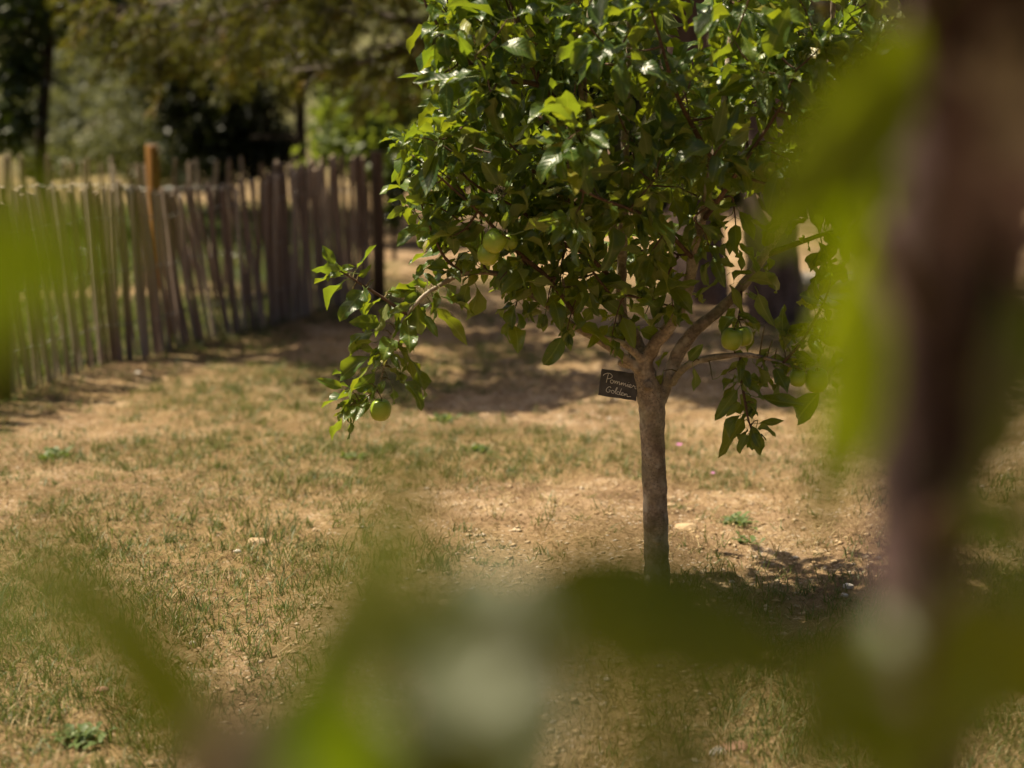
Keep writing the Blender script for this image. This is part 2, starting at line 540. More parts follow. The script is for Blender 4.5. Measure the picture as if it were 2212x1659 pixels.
def ground_material():
    m, nt, b = new_mat('dry_ground')
    L = nt.links.new
    geo = N(nt, 'ShaderNodeNewGeometry')
    pos = geo.outputs['Position']

    def noi(s, d=5.0, r=0.55):
        n = N(nt, 'ShaderNodeTexNoise', inp={'Scale': s, 'Detail': d, 'Roughness': r})
        L(pos, n.inputs['Vector'])
        return n.outputs[0]
    soil = ramp(nt, noi(3.0, 7.0, 0.65), [(0.3, (0.17, 0.11, 0.065)), (0.5, (0.33, 0.225, 0.135)), (0.68, (0.52, 0.385, 0.25))])
    soil = mixc(nt, ramp(nt, noi(0.8, 3.0), [(0.45, (0, 0, 0)), (0.65, (0.7, 0.7, 0.7))]), soil, (0.46, 0.32, 0.17))
    crumb = ramp(nt, noi(55, 5.0, 0.7), [(0.35, (0.42, 0.38, 0.34)), (0.6, (1, 1, 1))])
    soil = mixc(nt, 0.85, soil, crumb, 'MULTIPLY')
    vo = N(nt, 'ShaderNodeTexVoronoi', inp={'Scale': 48.0})
    L(pos, vo.inputs['Vector'])
    chip = math_n(nt, 'MULTIPLY', math_n(nt, 'LESS_THAN', vo.outputs['Distance'], 0.28), math_n(nt, 'GREATER_THAN', noi(6.0, 2.0), 0.5))
    soil = mixc(nt, math_n(nt, 'MULTIPLY', chip, 0.65), soil, mixc(nt, N(nt, 'ShaderNodeSeparateColor').outputs[0], (0.5, 0.4, 0.28), (0.6, 0.52, 0.42)))
    thatch = mixc(nt, noi(90, 3.0), (0.11, 0.085, 0.034), (0.25, 0.175, 0.075))
    green = N(nt, 'ShaderNodeAttribute', attribute_name='green').outputs['Fac']
    far = N(nt, 'ShaderNodeAttribute', attribute_name='far').outputs['Fac']
    c = mixc(nt, math_n(nt, 'MULTIPLY', green, ramp(nt, noi(14, 4.0), [(0.3, (0.2, 0.2, 0.2)), (0.6, (0.85, 0.85, 0.85))])), soil, thatch)
    lush = N(nt, 'ShaderNodeAttribute', attribute_name='lush').outputs['Fac']
    c = mixc(nt, lush, c, ramp(nt, noi(9, 6.0, 0.7), [(0.3, (0.035, 0.05, 0.014)), (0.55, (0.075, 0.095, 0.028)), (0.75, (0.16, 0.14, 0.06))]))
    meadow = ramp(nt, noi(0.35, 8.0, 0.7), [(0.3, (0.045, 0.058, 0.022)), (0.5, (0.10, 0.105, 0.046)), (0.7, (0.20, 0.175, 0.085))])
    c = mixc(nt, far, c, meadow)
    L(c, b.inputs['Base Color'])
    b.inputs['Roughness'].default_value = 0.95
    b.inputs['Specular IOR Level'].default_value = 0.1
    bp = N(nt, 'ShaderNodeBump', inp={'Strength': 0.9, 'Distance': 0.012})
    hh = math_n(nt, 'ADD', noi(55, 6.0, 0.7), math_n(nt, 'MULTIPLY', chip, 0.4))
    L(hh, bp.inputs['Height'])
    L(bp.outputs[0], b.inputs['Normal'])
    return m


# ------------------------------------------------------------------ ground
def green_mask(x, y):
    """how green the turf is at a place: patchy, greener to the left and in a belt before the trees"""
    x, y = np.asarray(x, float), np.asarray(y, float)
    n = NM(x + 40, y + 13, 1.15, 4)
    left = np.clip((-0.25 - x) / 0.9, 0, 1) * np.clip((6.6 - y) / 1.6, 0, 1)
    belt = np.exp(-((y - 5.75) / 0.75) ** 2) * np.clip((1.6 - np.abs(x - 0.1)) / 0.8, 0, 1)
    front = np.exp(-((y - 4.6) / 0.6) ** 2) * np.exp(-((x + 0.35) / 0.5) ** 2)
    fen = np.exp(-(((x + 2.05) - (y - 7.9) * 0.46 + 0.55) / 0.75) ** 2) * np.clip((y - 6.4) / 1.0, 0, 1) * np.clip((14 - y) / 3, 0, 1)
    bare = np.exp(-(((x - 0.75) / 0.55) ** 2 + ((y - 5.0) / 0.6) ** 2)) + np.exp(-(((x + 0.3) / 0.35) ** 2 + ((y - 4.25) / 0.22) ** 2))
    lane = np.clip((x + 1.2) / 0.5, 0, 1) * np.clip((y - 10.2) / 1.5, 0, 1)
    g = (n - 0.52) * 3.6 + 0.30 + 0.50 * left + 0.46 * belt + 0.35 * front + 0.8 * fen - 0.75 * bare - 0.5 * lane
    return np.clip(g, 0, 1)


def lush_mask(x, y):
    x, y = np.asarray(x, float), np.asarray(y, float)
    line = A_X + (y - 7.25) * SLOPE          # the long fence
    inside_ = np.clip((line - x) / 0.25, 0, 1) * np.clip((10.7 - y) / 0.3, 0, 1)
    behind = np.clip((y - 10.9) / 0.6, 0, 1) * np.clip((-0.088 * y - 0.08 - x) / 0.35, 0, 1)
    return np.clip(np.maximum(inside_, behind) * np.clip((19.5 - y) / 3.0, 0, 1) * (0.55 + 0.9 * NM(x, y, 0.9, 3)), 0, 1)


A_X = P(0, 500, 7.25).x
SLOPE = (P(805, 500, 10.35).x - A_X) / 3.1


def graded(a0, a1, step, lo, hi, grow=1.16):
    c = list(np.arange(a0, a1 + 1e-6, step))
    s, p = step, a0
    left = []
    while p > lo:
        s *= grow
        p -= s
        left.append(p)
    s, p = step, a1
    right = []
    while p < hi:
        s *= grow
        p += s
        right.append(p)
    return np.array(left[::-1] + c + right)


xs = graded(-2.6, 2.6, 0.022, -400, 400)
ys = graded(2.6, 9.0, 0.022, -40, 600)
GX, GY = np.meshgrid(xs, ys, indexing='ij')
nx, ny = GX.shape
V = np.stack([GX, GY, hgt(GX, GY)], -1).reshape(-1, 3)
ii = (np.arange(nx - 1)[:, None] * ny + np.arange(ny - 1)[None, :]).ravel()
F = np.stack([ii, ii + ny, ii + ny + 1, ii + 1], -1)
gm = green_mask(V[:, 0], V[:, 1])
farv = np.clip((V[:, 1] - 19) / 8, 0, 1)
ground = obj('ground', np_mesh('ground', V, F, {'green': ('FLOAT', gm), 'far': ('FLOAT', farv), 'lush': ('FLOAT', lush_mask(V[:, 0], V[:, 1]))}), ground_material(), kind='structure')


def blades(seed, pts, hmin, hmax, wid, lean, tone_c, tone_s, flat=0.0):
    rs = np.random.RandomState(seed)
    n = len(pts)
    ang = rs.rand(n) * 2 * np.pi
    h = hmin + (hmax - hmin) * rs.rand(n) ** 1.6
    h *= 0.65 + 0.7 * NM(pts[:, 0], pts[:, 1], 4.0, 2)
    la = rs.rand(n) * 2 * np.pi
    ln = lean * (0.3 + rs.rand(n))
    dx, dy = np.cos(la) * ln, np.sin(la) * ln
    w = wid * (0.6 + 0.8 * rs.rand(n))
    sx, sy = np.cos(ang) * w, np.sin(ang) * w
    z0 = hgt(pts[:, 0], pts[:, 1]) - 0.002
    up = 1.0 - flat * (0.6 + 0.4 * rs.rand(n))
    out = np.zeros((n, 5, 3))
    out[:, 0] = np.stack([pts[:, 0] - sx, pts[:, 1] - sy, z0], -1)
    out[:, 1] = np.stack([pts[:, 0] + sx, pts[:, 1] + sy, z0], -1)
    mx, my, mz = pts[:, 0] + dx * h * 0.4, pts[:, 1] + dy * h * 0.4, z0 + h * 0.58 * up + 0.004 * flat
    out[:, 2] = np.stack([mx + sx * 0.75, my + sy * 0.75, mz], -1)
    out[:, 3] = np.stack([mx - sx * 0.75, my - sy * 0.75, mz], -1)
    out[:, 4] = np.stack([pts[:, 0] + dx * h * 1.1, pts[:, 1] + dy * h * 1.1, z0 + h * up * 0.92 + 0.003 * flat], -1)
    o = np.arange(n)[:, None] * 5
    f = np.concatenate([o + np.array([[0, 1, 2]]), o + np.array([[0, 2, 3]]), o + np.array([[3, 2, 4]])], 0)
    tone = np.clip(tone_c + tone_s * rs.randn(n), 0, 1)
    return out.reshape(-1, 3), f, np.repeat(tone, 5)


def view_points(seed, n, y0, y1, power=1.0, margin=0.12):
    """random ground points of the trapezium of ground the picture shows, thicker towards the front"""
    rs = np.random.RandomState(seed)
    t = rs.rand(n) ** power
    y = y0 + (y1 - y0) * t
    x = (rs.rand(n) - 0.5) * 2 * (0.34 * y * (1 + margin) + 0.85)
    return np.stack([x, y], -1)


def stuff(name, parts, mat):
    Vs, Fs, Ts, o = [], [], [], 0
    for v, f, t in parts:
        Vs.append(v)
        Fs.append(f + o)
        Ts.append(t)
        o += len(v)
    return obj(name, np_mesh(name, np.concatenate(Vs), np.concatenate(Fs), {'tone': ('FLOAT', np.concatenate(Ts))}), mat, kind='stuff')


def tufts(seed, c, per, rad, hmin, hmax, wid, lean, tone_c, tone_s, flat=0.0):
    """grass in tufts: the blades of one tuft share height and tint and lean outward"""
    rs = np.random.RandomState(seed)
    k = rs.randint(per[0], per[1], len(c))
    own = np.repeat(np.arange(len(c)), k)
    n = len(own)
    r = rad * (0.5 + rs.rand(len(c)))[own] * np.sqrt(rs.rand(n))
    a = rs.rand(n) * 2 * np.pi
    pts = c[own] + np.stack([np.cos(a) * r, np.sin(a) * r], -1)
    v, f, t = blades(seed + 1, pts, hmin, hmax, wid, lean, 0.5, 0.0, flat)
    hs = (0.45 + 1.1 * rs.rand(len(c)) ** 2)[own]
    z0 = np.repeat(hgt(pts[:, 0], pts[:, 1]), 5)
    v[:, 2] = z0 + (v[:, 2] - z0) * np.repeat(hs, 5)
    tone = np.clip(tone_c + tone_s * rs.randn(len(c))[own] + 0.1 * rs.randn(n), 0, 1)
    return v, f, np.repeat(tone, 5)


rs0 = np.random.RandomState(5)
pts = view_points(21, 40000, 2.9, 12.5, 1.2)
g0 = np.clip(green_mask(pts[:, 0], pts[:, 1]) * 0.9 + 0.05, 0, 1)
keep = rs0.rand(len(pts)) < g0
ra = rs0.rand(40) * 6.28
rr_ = 0.05 + 0.1 * rs0.rand(40)
foot = PG(1419, 1292)
pts = np.concatenate([pts[keep], np.stack([foot.x + np.cos(ra) * rr_, foot.y + np.sin(ra) * rr_], -1)])
keep = np.ones(len(pts), bool)
stuff('grass', [tufts(1, pts[keep], (5, 17), 0.035, 0.012, 0.055, 0.0016, 0.85, 0.42, 0.25)], M_grass)
pts = view_points(23, 32000, 6.8, 18.0, 0.8)
keep = rs0.rand(len(pts)) < lush_mask(pts[:, 0], pts[:, 1]) * 0.9
stuff('lush_grass', [tufts(5, pts[keep], (5, 11), 0.06, 0.04, 0.12, 0.003, 0.6, 0.3, 0.25)], M_grass)
pts = view_points(22, 32000, 2.9, 10.5, 1.15)
keep = rs0.rand(len(pts)) < np.clip(0.35 + 0.55 * green_mask(pts[:, 0] + 0.2, pts[:, 1]) + 1.1 * (NM(pts[:, 0], pts[:, 1], 2.3, 3) - 0.5), 0.04, 1)
stuff('dry_grass', [tufts(9, pts[keep], (4, 11), 0.045, 0.015, 0.07, 0.0012, 1.25, 0.45, 0.25, 0.6)], M_straw)
pts = view_points(24, 120000, 2.9, 9.5, 1.2)
stuff('straw_litter', [blades(3, pts, 0.015, 0.06, 0.0011, 1.2, 0.42, 0.3, 0.93)], M_straw)


def litter(seed, n, y0, y1, smin, smax):
    """curled dead leaves lying on the soil"""
    rs = np.random.RandomState(seed)
    p = view_points(seed, n, y0, y1, 1.2)
    s = smin + (smax - smin) * rs.rand(n) ** 2
    a = rs.rand(n) * 6.28
    dx, dy = np.cos(a), np.sin(a)
    z = hgt(p[:, 0], p[:, 1]) + 0.003
    c = np.stack([p[:, 0], p[:, 1], z], -1)
    d = np.stack([dx, dy, rs.rand(n) * 0.3], -1) * s[:, None]
    w = np.stack([-dy, dx, rs.rand(n) * 0.6], -1) * (s * 0.34)[:, None]
    up = np.zeros((n, 3))
    up[:, 2] = s * (0.1 + 0.4 * rs.rand(n))
    v = np.stack([c - d, c + w + up, c + d + up * 0.6, c - w + up * rs.rand(n)[:, None]], 1)
    o = np.arange(n)[:, None] * 4
    f = np.concatenate([o + np.array([[0, 1, 2]]), o + np.array([[0, 2, 3]])], 0)
    return v.reshape(-1, 3), f, np.repeat(rs.rand(n), 4)


M_litter = foliage_material('dead_leaf', [(0, (0.10, 0.055, 0.025)), (0.5, (0.22, 0.12, 0.05)), (1, (0.36, 0.25, 0.12))], (0.2, 0.1, 0.03), 0.6, 0.15)
stuff('leaf_litter', [litter(41, 3800, 2.9, 10.0, 0.006, 0.02)], M_litter)


def pebble_mass(seed, n, y0, y1, smin, smax):
    rs = np.random.RandomState(seed)
    base = np.array([(1, 0, 0), (-1, 0, 0), (0, 1, 0), (0, -1, 0), (0, 0, 1), (0, 0, -1)], float)
    tri = np.array([(0, 2, 4), (2, 1, 4), (1, 3, 4), (3, 0, 4), (2, 0, 5), (1, 2, 5), (3, 1, 5), (0, 3, 5)])
    p = view_points(seed, n, y0, y1, 1.3)
    ok = rs.rand(n) < np.clip(1.05 - green_mask(p[:, 0], p[:, 1]) * 1.1, 0.05, 1)
    p = p[ok]
    n = len(p)
    s = smin + (smax - smin) * rs.rand(n) ** 3
    v = base[None] * (0.7 + 0.6 * rs.rand(n, 6, 1)) * s[:, None, None]
    v[:, :, 2] *= 0.5
    v[:, :, 0] *= 1.3
    a = rs.rand(n) * 6.28
    c, sn = np.cos(a)[:, None], np.sin(a)[:, None]
    x, y = v[:, :, 0] * c - v[:, :, 1] * sn, v[:, :, 0] * sn + v[:, :, 1] * c
    v = np.stack([x + p[:, :1], y + p[:, 1:], v[:, :, 2] + hgt(p[:, 0], p[:, 1])[:, None] + s[:, None] * 0.15], -1)
    f = (np.arange(n)[:, None, None] * 6 + tri[None]).reshape(-1, 3)
    return v.reshape(-1, 3), f, np.repeat(rs.rand(n), 6)


M_gravel = foliage_material('gravel_stone', [(0, (0.30, 0.20, 0.11)), (0.5, (0.48, 0.35, 0.20)), (0.9, (0.50, 0.40, 0.28)), (1, (0.56, 0.50, 0.43))], (0, 0, 0), 0.85, 0.0)
stuff('gravel', [pebble_mass(31, 16000, 2.9, 7.5, 0.002, 0.013)], M_gravel)


# ------------------------------------------------------------------ background trees
def leaf_cloud(seed, blobs, n, size, tone=(0.45, 0.25), droop=0.3, shell=0.55):
    """leaf-sized folded faces through a volume made of ellipsoids; blobs = (cx, cy, cz, rx, ry, rz, weight)"""
    rs = np.random.RandomState(seed)
    w = np.array([b[6] for b in blobs], float)
    which = rs.choice(len(blobs), n, p=w / w.sum())
    B = np.array([b[:6] for b in blobs])[which]
    d = rs.randn(n, 3)
    d /= np.linalg.norm(d, axis=1)[:, None]
    r = (shell + (1 - shell) * rs.rand(n)) * (1 + 0.13 * rs.randn(n))
    # clumps: pull points towards random sub-centres for gaps between sprays
    sub = rs.randn(len(blobs) * 26, 3)
    sub /= np.linalg.norm(sub, axis=1)[:, None]
    k = which * 26 + rs.randint(0, 26, n)
    d = d * 0.42 + sub[k] * 0.72
    c = B[:, :3] + d * r[:, None] * B[:, 3:]
    a = rs.randn(n, 3)
    a[:, 2] -= droop
    a /= np.linalg.norm(a, axis=1)[:, None]
    up = rs.randn(n, 3) * 0.7 + np.array([0, 0, 1.0])
    s = np.cross(a, up)
    s /= np.linalg.norm(s, axis=1)[:, None] + 1e-9
    nn = np.cross(s, a)
    L = size * (0.6 + 0.8 * rs.rand(n))[:, None]
    v = np.stack([c, c + a * L * 0.5 + s * L * 0.32 + nn * L * 0.1, c + a * L, c + a * L * 0.5 - s * L * 0.32 + nn * L * 0.1], 1)
    o = np.arange(n)[:, None] * 4
    f = np.concatenate([o + np.array([[0, 1, 2]]), o + np.array([[0, 2, 3]])], 0)
    t = np.clip(tone[0] + tone[1] * rs.randn(n), 0, 1)
    return v.reshape(-1, 3), f, np.repeat(t, 4)


def tree(name, label, cat, base, trunk_pts, trunk_r, cloud, leaf_mat, bark, group=None, limbs=(), n=12):
    root = thing(name, label, cat, base, group)
    mb = MB()
    mb.tube(trunk_pts, trunk_r, n, sub=4)
    obj('trunk', mb.mesh('trunk'), bark, root)
    for lp, lr in limbs:
        m2 = MB()
        m2.tube(lp, lr, 7, sub=3)
        obj('branch', m2.mesh('branch'), bark, root)
    v, f, t = cloud
    obj('crown', np_mesh('crown', v, f, {'tone': ('FLOAT', t)}, False), leaf_mat, root)
    return root


BG = 'trees and shrubs behind the fence'


def gpt(u, Y):
    x = P(u, 500, Y).x
    return Vector((x, Y, hz(x, Y)))


rnd = random.Random(7)

# dark-stemmed oak at the left edge
b = gpt(104, 15)
tk = [b + Vector((-0.06, 0, -0.1)), P(88, 320, 15), P(92, 240, 15), P(100, 150, 15), P(108, 60, 15), P(112, -40, 15), P(118, -200, 15), P(120, -420, 15)]
lim = [([P(100, 150, 15), P(70, 80, 14.8), P(20, 20, 14.5), P(-60, -30, 14.3)], [0.03, 0.026, 0.02, 0.01]),
       ([P(110, 40, 15), P(160, -20, 14.9), P(240, -60, 14.8)], [0.035, 0.025, 0.012])]
lc = leaf_cloud(41, [(*P(30, 20, 14.6), 0.55, 0.6, 0.4, 3), (*P(35, 150, 14.5), 0.24, 0.3, 0.3, 1.6), (*P(20, 270, 14.6), 0.26, 0.3, 0.28, 1.6), (*P(150, 0, 15), 0.55, 0.6, 0.3, 3),
                     (*P(-120, 150, 15), 0.5, 0.6, 0.8, 2.5), (*P(100, -250, 15), 1.7, 1.4, 0.85, 9), (*P(250, 30, 15.3), 0.4, 0.5, 0.3, 1.6)], 15000, 0.075)
tree('oak_tree', 'small oak with slim dark stem at the left edge beyond the fence', 'tree', b, tk, [0.075, 0.062, 0.058, 0.056, 0.055, 0.05, 0.04, 0.02], lc, M_oak, M_dark_bark, BG, lim)

# dark evergreen mass in the middle
b = gpt(470, 17)
tk = [b + Vector((0, 0, -0.1)), P(475, 380, 17), P(480, 250, 17), P(470, 100, 17), P(475, -60, 17)]
lc = leaf_cloud(42, [(*P(400, 200, 16.8), 0.55, 0.7, 0.45, 3), (*P(520, 220, 16.7), 0.6, 0.7, 0.6, 4), (*P(470, 320, 16.6), 0.7, 0.7, 0.4, 3), (*P(430, 80, 17), 0.85, 0.9, 0.5, 4),
                     (*P(600, 110, 17.2), 0.6, 0.7, 0.6, 3), (*P(480, -150, 17), 1.6, 1.5, 1.0, 7), (*P(330, 110, 17.4), 0.5, 0.6, 0.35, 2), (*P(575, 330, 16.8), 0.45, 0.5, 0.35, 2)], 26000, 0.07, (0.35, 0.25))
tree('evergreen_tree', 'very dark dense evergreen tree behind the fence, branching to the ground', 'tree', b, tk, [0.14, 0.12, 0.11, 0.1, 0.07], lc, M_holm, M_dark_bark, BG)

# slim dark stem with a bare horizontal branch
b = gpt(650, 15.5)
tk = [b + Vector((0, 0, -0.1)), P(650, 330, 15.5), P(648, 220, 15.5), P(650, 120, 15.5), P(660, -60, 15.5)]
lim = [([P(650, 298, 15.45), P(600, 297, 15.4), P(541, 298, 15.3)], [0.02, 0.018, 0.022]), ([P(649, 170, 15.5), P(620, 120, 15.3), P(560, 80, 15.2)], [0.02, 0.015, 0.008])]
lc = leaf_cloud(43, [(*P(640, 60, 15.5), 0.5, 0.5, 0.35, 3), (*P(690, 130, 15.6), 0.35, 0.4, 0.3, 2), (*P(680, -120, 15.5), 1.0, 1.0, 0.8, 5)], 9000, 0.075, (0.4, 0.25))
tree('slim_tree', 'slim dark-stemmed tree with a pale bare branch stub, behind the fence', 'tree', b, tk, [0.06, 0.055, 0.05, 0.045, 0.03], lc, M_oak, M_dark_bark, BG, lim)

# grey-green bush left of the evergreen
b = gpt(285, 21)
lc = leaf_cloud(44, [(*P(285, 270, 21), 0.5, 0.6, 0.55, 3), (*P(240, 330, 20.8), 0.45, 0.5, 0.35, 2), (*P(330, 300, 20.6), 0.5, 0.5, 0.45, 3), (*P(300, 190, 21.3), 0.4, 0.4, 0.35, 1.5), (*P(350, 370, 20.5), 0.5, 0.5, 0.35, 2)], 9000, 0.07, (0.5, 0.3))
tree('grey_green_bush', 'grey-green bush left of the dark evergreen, lit from above', 'bush', b, [b + Vector((0, 0, -0.1)), P(285, 320, 21), P(290, 230, 21)], [0.05, 0.04, 0.02], lc, M_olive, M_dark_bark, BG)

# light green shrub beside the crown of the apple tree
b = gpt(790, 14)
lc = leaf_cloud(45, [(*P(760, 260, 14), 0.34, 0.4, 0.30, 2.5), (*P(830, 240, 14), 0.36, 0.4, 0.34, 3), (*P(770, 330, 13.8), 0.42, 0.4, 0.28, 2.5), (*P(900, 270, 14.2), 0.4, 0.4, 0.42, 3), (*P(730, 210, 14.3), 0.25, 0.3, 0.2, 1), (*P(860, 330, 13.8), 0.3, 0.3, 0.25, 1.4), (*P(1000, 250, 14.6), 0.5, 0.5, 0.5, 3)], 9500, 0.085, (0.55, 0.27))
tree('light_green_shrub', 'bright yellow-green leafy shrub behind the end of the fence', 'shrub', b, [b + Vector((0, 0, -0.1)), P(790, 340, 14), P(810, 250, 14)], [0.05, 0.04, 0.02], lc, M_shrub, M_dark_bark, BG)

# small dark bush just past the corner post
b = gpt(852, 12.6)
lc = leaf_cloud(46, [(*P(852, 395, 12.6), 0.10, 0.14, 0.17, 2), (*P(845, 460, 12.6), 0.08, 0.1, 0.13, 1), (*P(870, 350, 12.7), 0.14, 0.15, 0.1, 1)], 1500, 0.06, (0.45, 0.25))
tree('small_bush', 'small dark bush just past the corner post of the fence', 'bush', b, [b + Vector((0, 0, -0.05)), P(850, 470, 12.6), P(855, 380, 12.6)], [0.02, 0.015, 0.008], lc, M_oak, M_dark_bark, BG)

# trees beyond, seen through the gaps of the apple tree's crown
for i, (u, Y, lab, mt, sd) in enumerate([(1130, 18, 'dark leafy tree glimpsed through the left of the apple tree crown', M_holm, 51),
                                       (1620, 19, 'leafy tree glimpsed above the two thick trunks, through the apple crown', M_oak, 52),
                                       (1960, 15, 'dark leafy tree glimpsed at the right edge of the apple tree crown', M_holm, 53)]):
    b = gpt(u, Y)
    s = Y / 15.0
    lc = leaf_cloud(sd, [(*P(u, 120, Y), 1.1 * s, 0.9, 0.6 * s, 4), (*P(u - 200, 160, Y + .4), 0.7 * s, 0.8, 0.55 * s, 3), (*P(u + 190, 170, Y + .3), 0.7 * s, 0.8, 0.55 * s, 3), (*P(u + 30, -160, Y), 1.5 * s, 1.3, 0.9 * s, 6), (*P(u, 290, Y), 0.8 * s, 0.7, 0.35 * s, 2)], 15000, 0.09, (0.4, 0.25))
    tree('leafy_tree', lab, 'tree', b, [b + Vector((0, 0, -0.1)), P(u, 330, Y), P(u + 12, 150, Y), P(u, -100, Y)], [0.13, 0.11, 0.1, 0.05], lc, mt, M_dark_bark, BG)

blobs = []
ru = random.Random(33)
for i in range(34):
    u = 930 + i * 40 + ru.uniform(-20, 20)
    Yb = ru.uniform(17.6, 20.5)
    hh = ru.uniform(0.45, 0.95)
    g_ = gpt(u, Yb)
    blobs.append((g_.x, Yb, g_.z + hh * 0.8, 0.55, 0.6, hh, 1))
v, f, t = leaf_cloud(58, blobs, 26000, 0.09, (0.35, 0.28))
obj('undergrowth', np_mesh('undergrowth', v, f, {'tone': ('FLOAT', t)}, False), M_oak, kind='stuff')

# unseen tree added outside the left edge, its crown shaped to shade fence and turf
b = Vector((-5.2, 8.2, hz(-5.2, 8.2)))
tk = [b + Vector((0, 0, -0.1)), b + Vector((0.1, 0, 1.2)), b + Vector((0.5, -0.1, 2.5)), b + Vector((1.3, 0.3, 3.6)), b + Vector((2.2, 0.7, 4.3))]
rs_ = random.Random(4)
blobs = []
for i in range(58):
    sy = rs_.uniform(7.0, 9.7)                       # where its shade is to fall
    sx = rs_.uniform(-0.75 - (sy - 7.0) * 0.42, 2.4)
    h_ = rs_.uniform(3.3, 4.7)
    blobs.append((sx - 0.546 * h_, sy + 0.096 * h_, h_, rs_.uniform(0.25, 0.5), rs_.uniform(0.25, 0.5), rs_.uniform(0.2, 0.4), 1))
lc = leaf_cloud(59, blobs, 23000, 0.08, (0.4, 0.25))
lim = [([b + Vector((0.5, -0.1, 2.5)), b + Vector((1.6, 0.7, 3.3)), b + Vector((3.0, 1.0, 4.0)), b + Vector((4.2, 0.9, 4.2))], [0.08, 0.055, 0.035, 0.012]),
       ([b + Vector((1.3, 0.3, 3.6)), b + Vector((2.6, 0.3, 4.0)), b + Vector((3.8, 0.4, 4.2))], [0.06, 0.04, 0.012])]
tree('added_shade_tree', 'unseen spreading tree added outside the left edge to shade the fence and turf', 'tree', b, tk, [0.2, 0.17, 0.15, 0.1, 0.04], lc, M_oak, M_dark_bark, None, lim)

# scattered bushes on the slope and the wood behind, one mass each
blobs = []
rr = random.Random(12)
for i in range(150):
    y = rr.uniform(62, 120)
    x = rr.uniform(-0.75, 0.75) * y
    s = rr.uniform(1.8, 4.2)
    blobs.append((x, y, hz(x, y) + s * 0.9, s * 1.2, s, s * 1.3, s))
v, f, t = leaf_cloud(60, blobs, 42000, 0.75, (0.45, 0.3))
o = obj('woodland', np_mesh('woodland', v, f, {'tone': ('FLOAT', t)}, False), M_wood_far, kind='stuff')
blobs = []  # unseen ring of trees added behind the camera to block low sky light
for i in range(120):
    a = R(rr.uniform(75, 285))
    d_ = rr.uniform(13, 19)
    x, y = math.sin(a) * d_, math.cos(a) * d_ + 3
    s = rr.uniform(1.3, 2.4)
    blobs.append((x, y, rr.uniform(0.5, 7.5), s, s, s * 1.1, s))
v, f, t = leaf_cloud(62, blobs, 30000, 0.42, (0.45, 0.3))
obj('added_wood_ring', np_mesh('added_wood_ring', v, f, {'tone': ('FLOAT', t)}, False), M_oak, kind='stuff')
blobs = []
for i in range(110):
    y = rr.uniform(25, 60)
    x = rr.uniform(-0.45, 0.40) * y
    s = rr.uniform(0.3, 0.9)
    blobs.append((x, y, hz(x, y) + s * 0.6, s * 1.2, s, s * 0.8, s))
for i in range(60):
    y = rr.uniform(22, 46)
    x = (rr.uniform(60, 330) - 1106) / FOCAL_PX * y
    s = rr.uniform(0.25, 0.7)
    blobs.append((x, y, hz(x, y) + s * 0.5, s * 1.1, s, s * 0.8, s * 1.2))
v, f, t = leaf_cloud(61, blobs, 52000, 0.17, (0.5, 0.3))
obj('hillside_scrub', np_mesh('hillside_scrub', v, f, {'tone': ('FLOAT', t)}, False), M_olive, kind='stuff')


# ------------------------------------------------------------------ the two pines with thick trunks
def needle_tufts(seed, anchors, per=13, length=0.085, w=0.003):
    rs = np.random.RandomState(seed)
    A = np.array([list(a[0]) for a in anchors])
    D = np.array([list(a[1]) for a in anchors])
    n = len(A)
    A = np.repeat(A, per, 0) + rs.randn(n * per, 3) * 0.008
    D = np.repeat(D, per, 0)
    d = D * 0.9 + rs.randn(n * per, 3) * 0.55
    d /= np.linalg.norm(d, axis=1)[:, None]
    L = length * (0.7 + 0.5 * rs.rand(n * per))[:, None]
    s = np.cross(d, rs.randn(n * per, 3))
    s /= np.linalg.norm(s, axis=1)[:, None] + 1e-9
    st = A - d * 0.01
    v = np.stack([st - s * w, st + s * w, A + d * L * 0.6 + s * w * .9 - np.array([0, 0, 0.004]), A + d * L - np.array([0, 0, 0.012])], 1)
    o = np.arange(n * per)[:, None] * 4
    f = np.concatenate([o + np.array([[0, 1, 2]]), o + np.array([[0, 2, 3]])], 0)
    tb = np.clip(0.48 + 0.3 * rs.randn(n), 0, 1)
    t = np.clip(np.repeat(tb, per) + 0.1 * rs.randn(n * per), 0, 1)
    return v.reshape(-1, 3), f, np.repeat(t, 4)


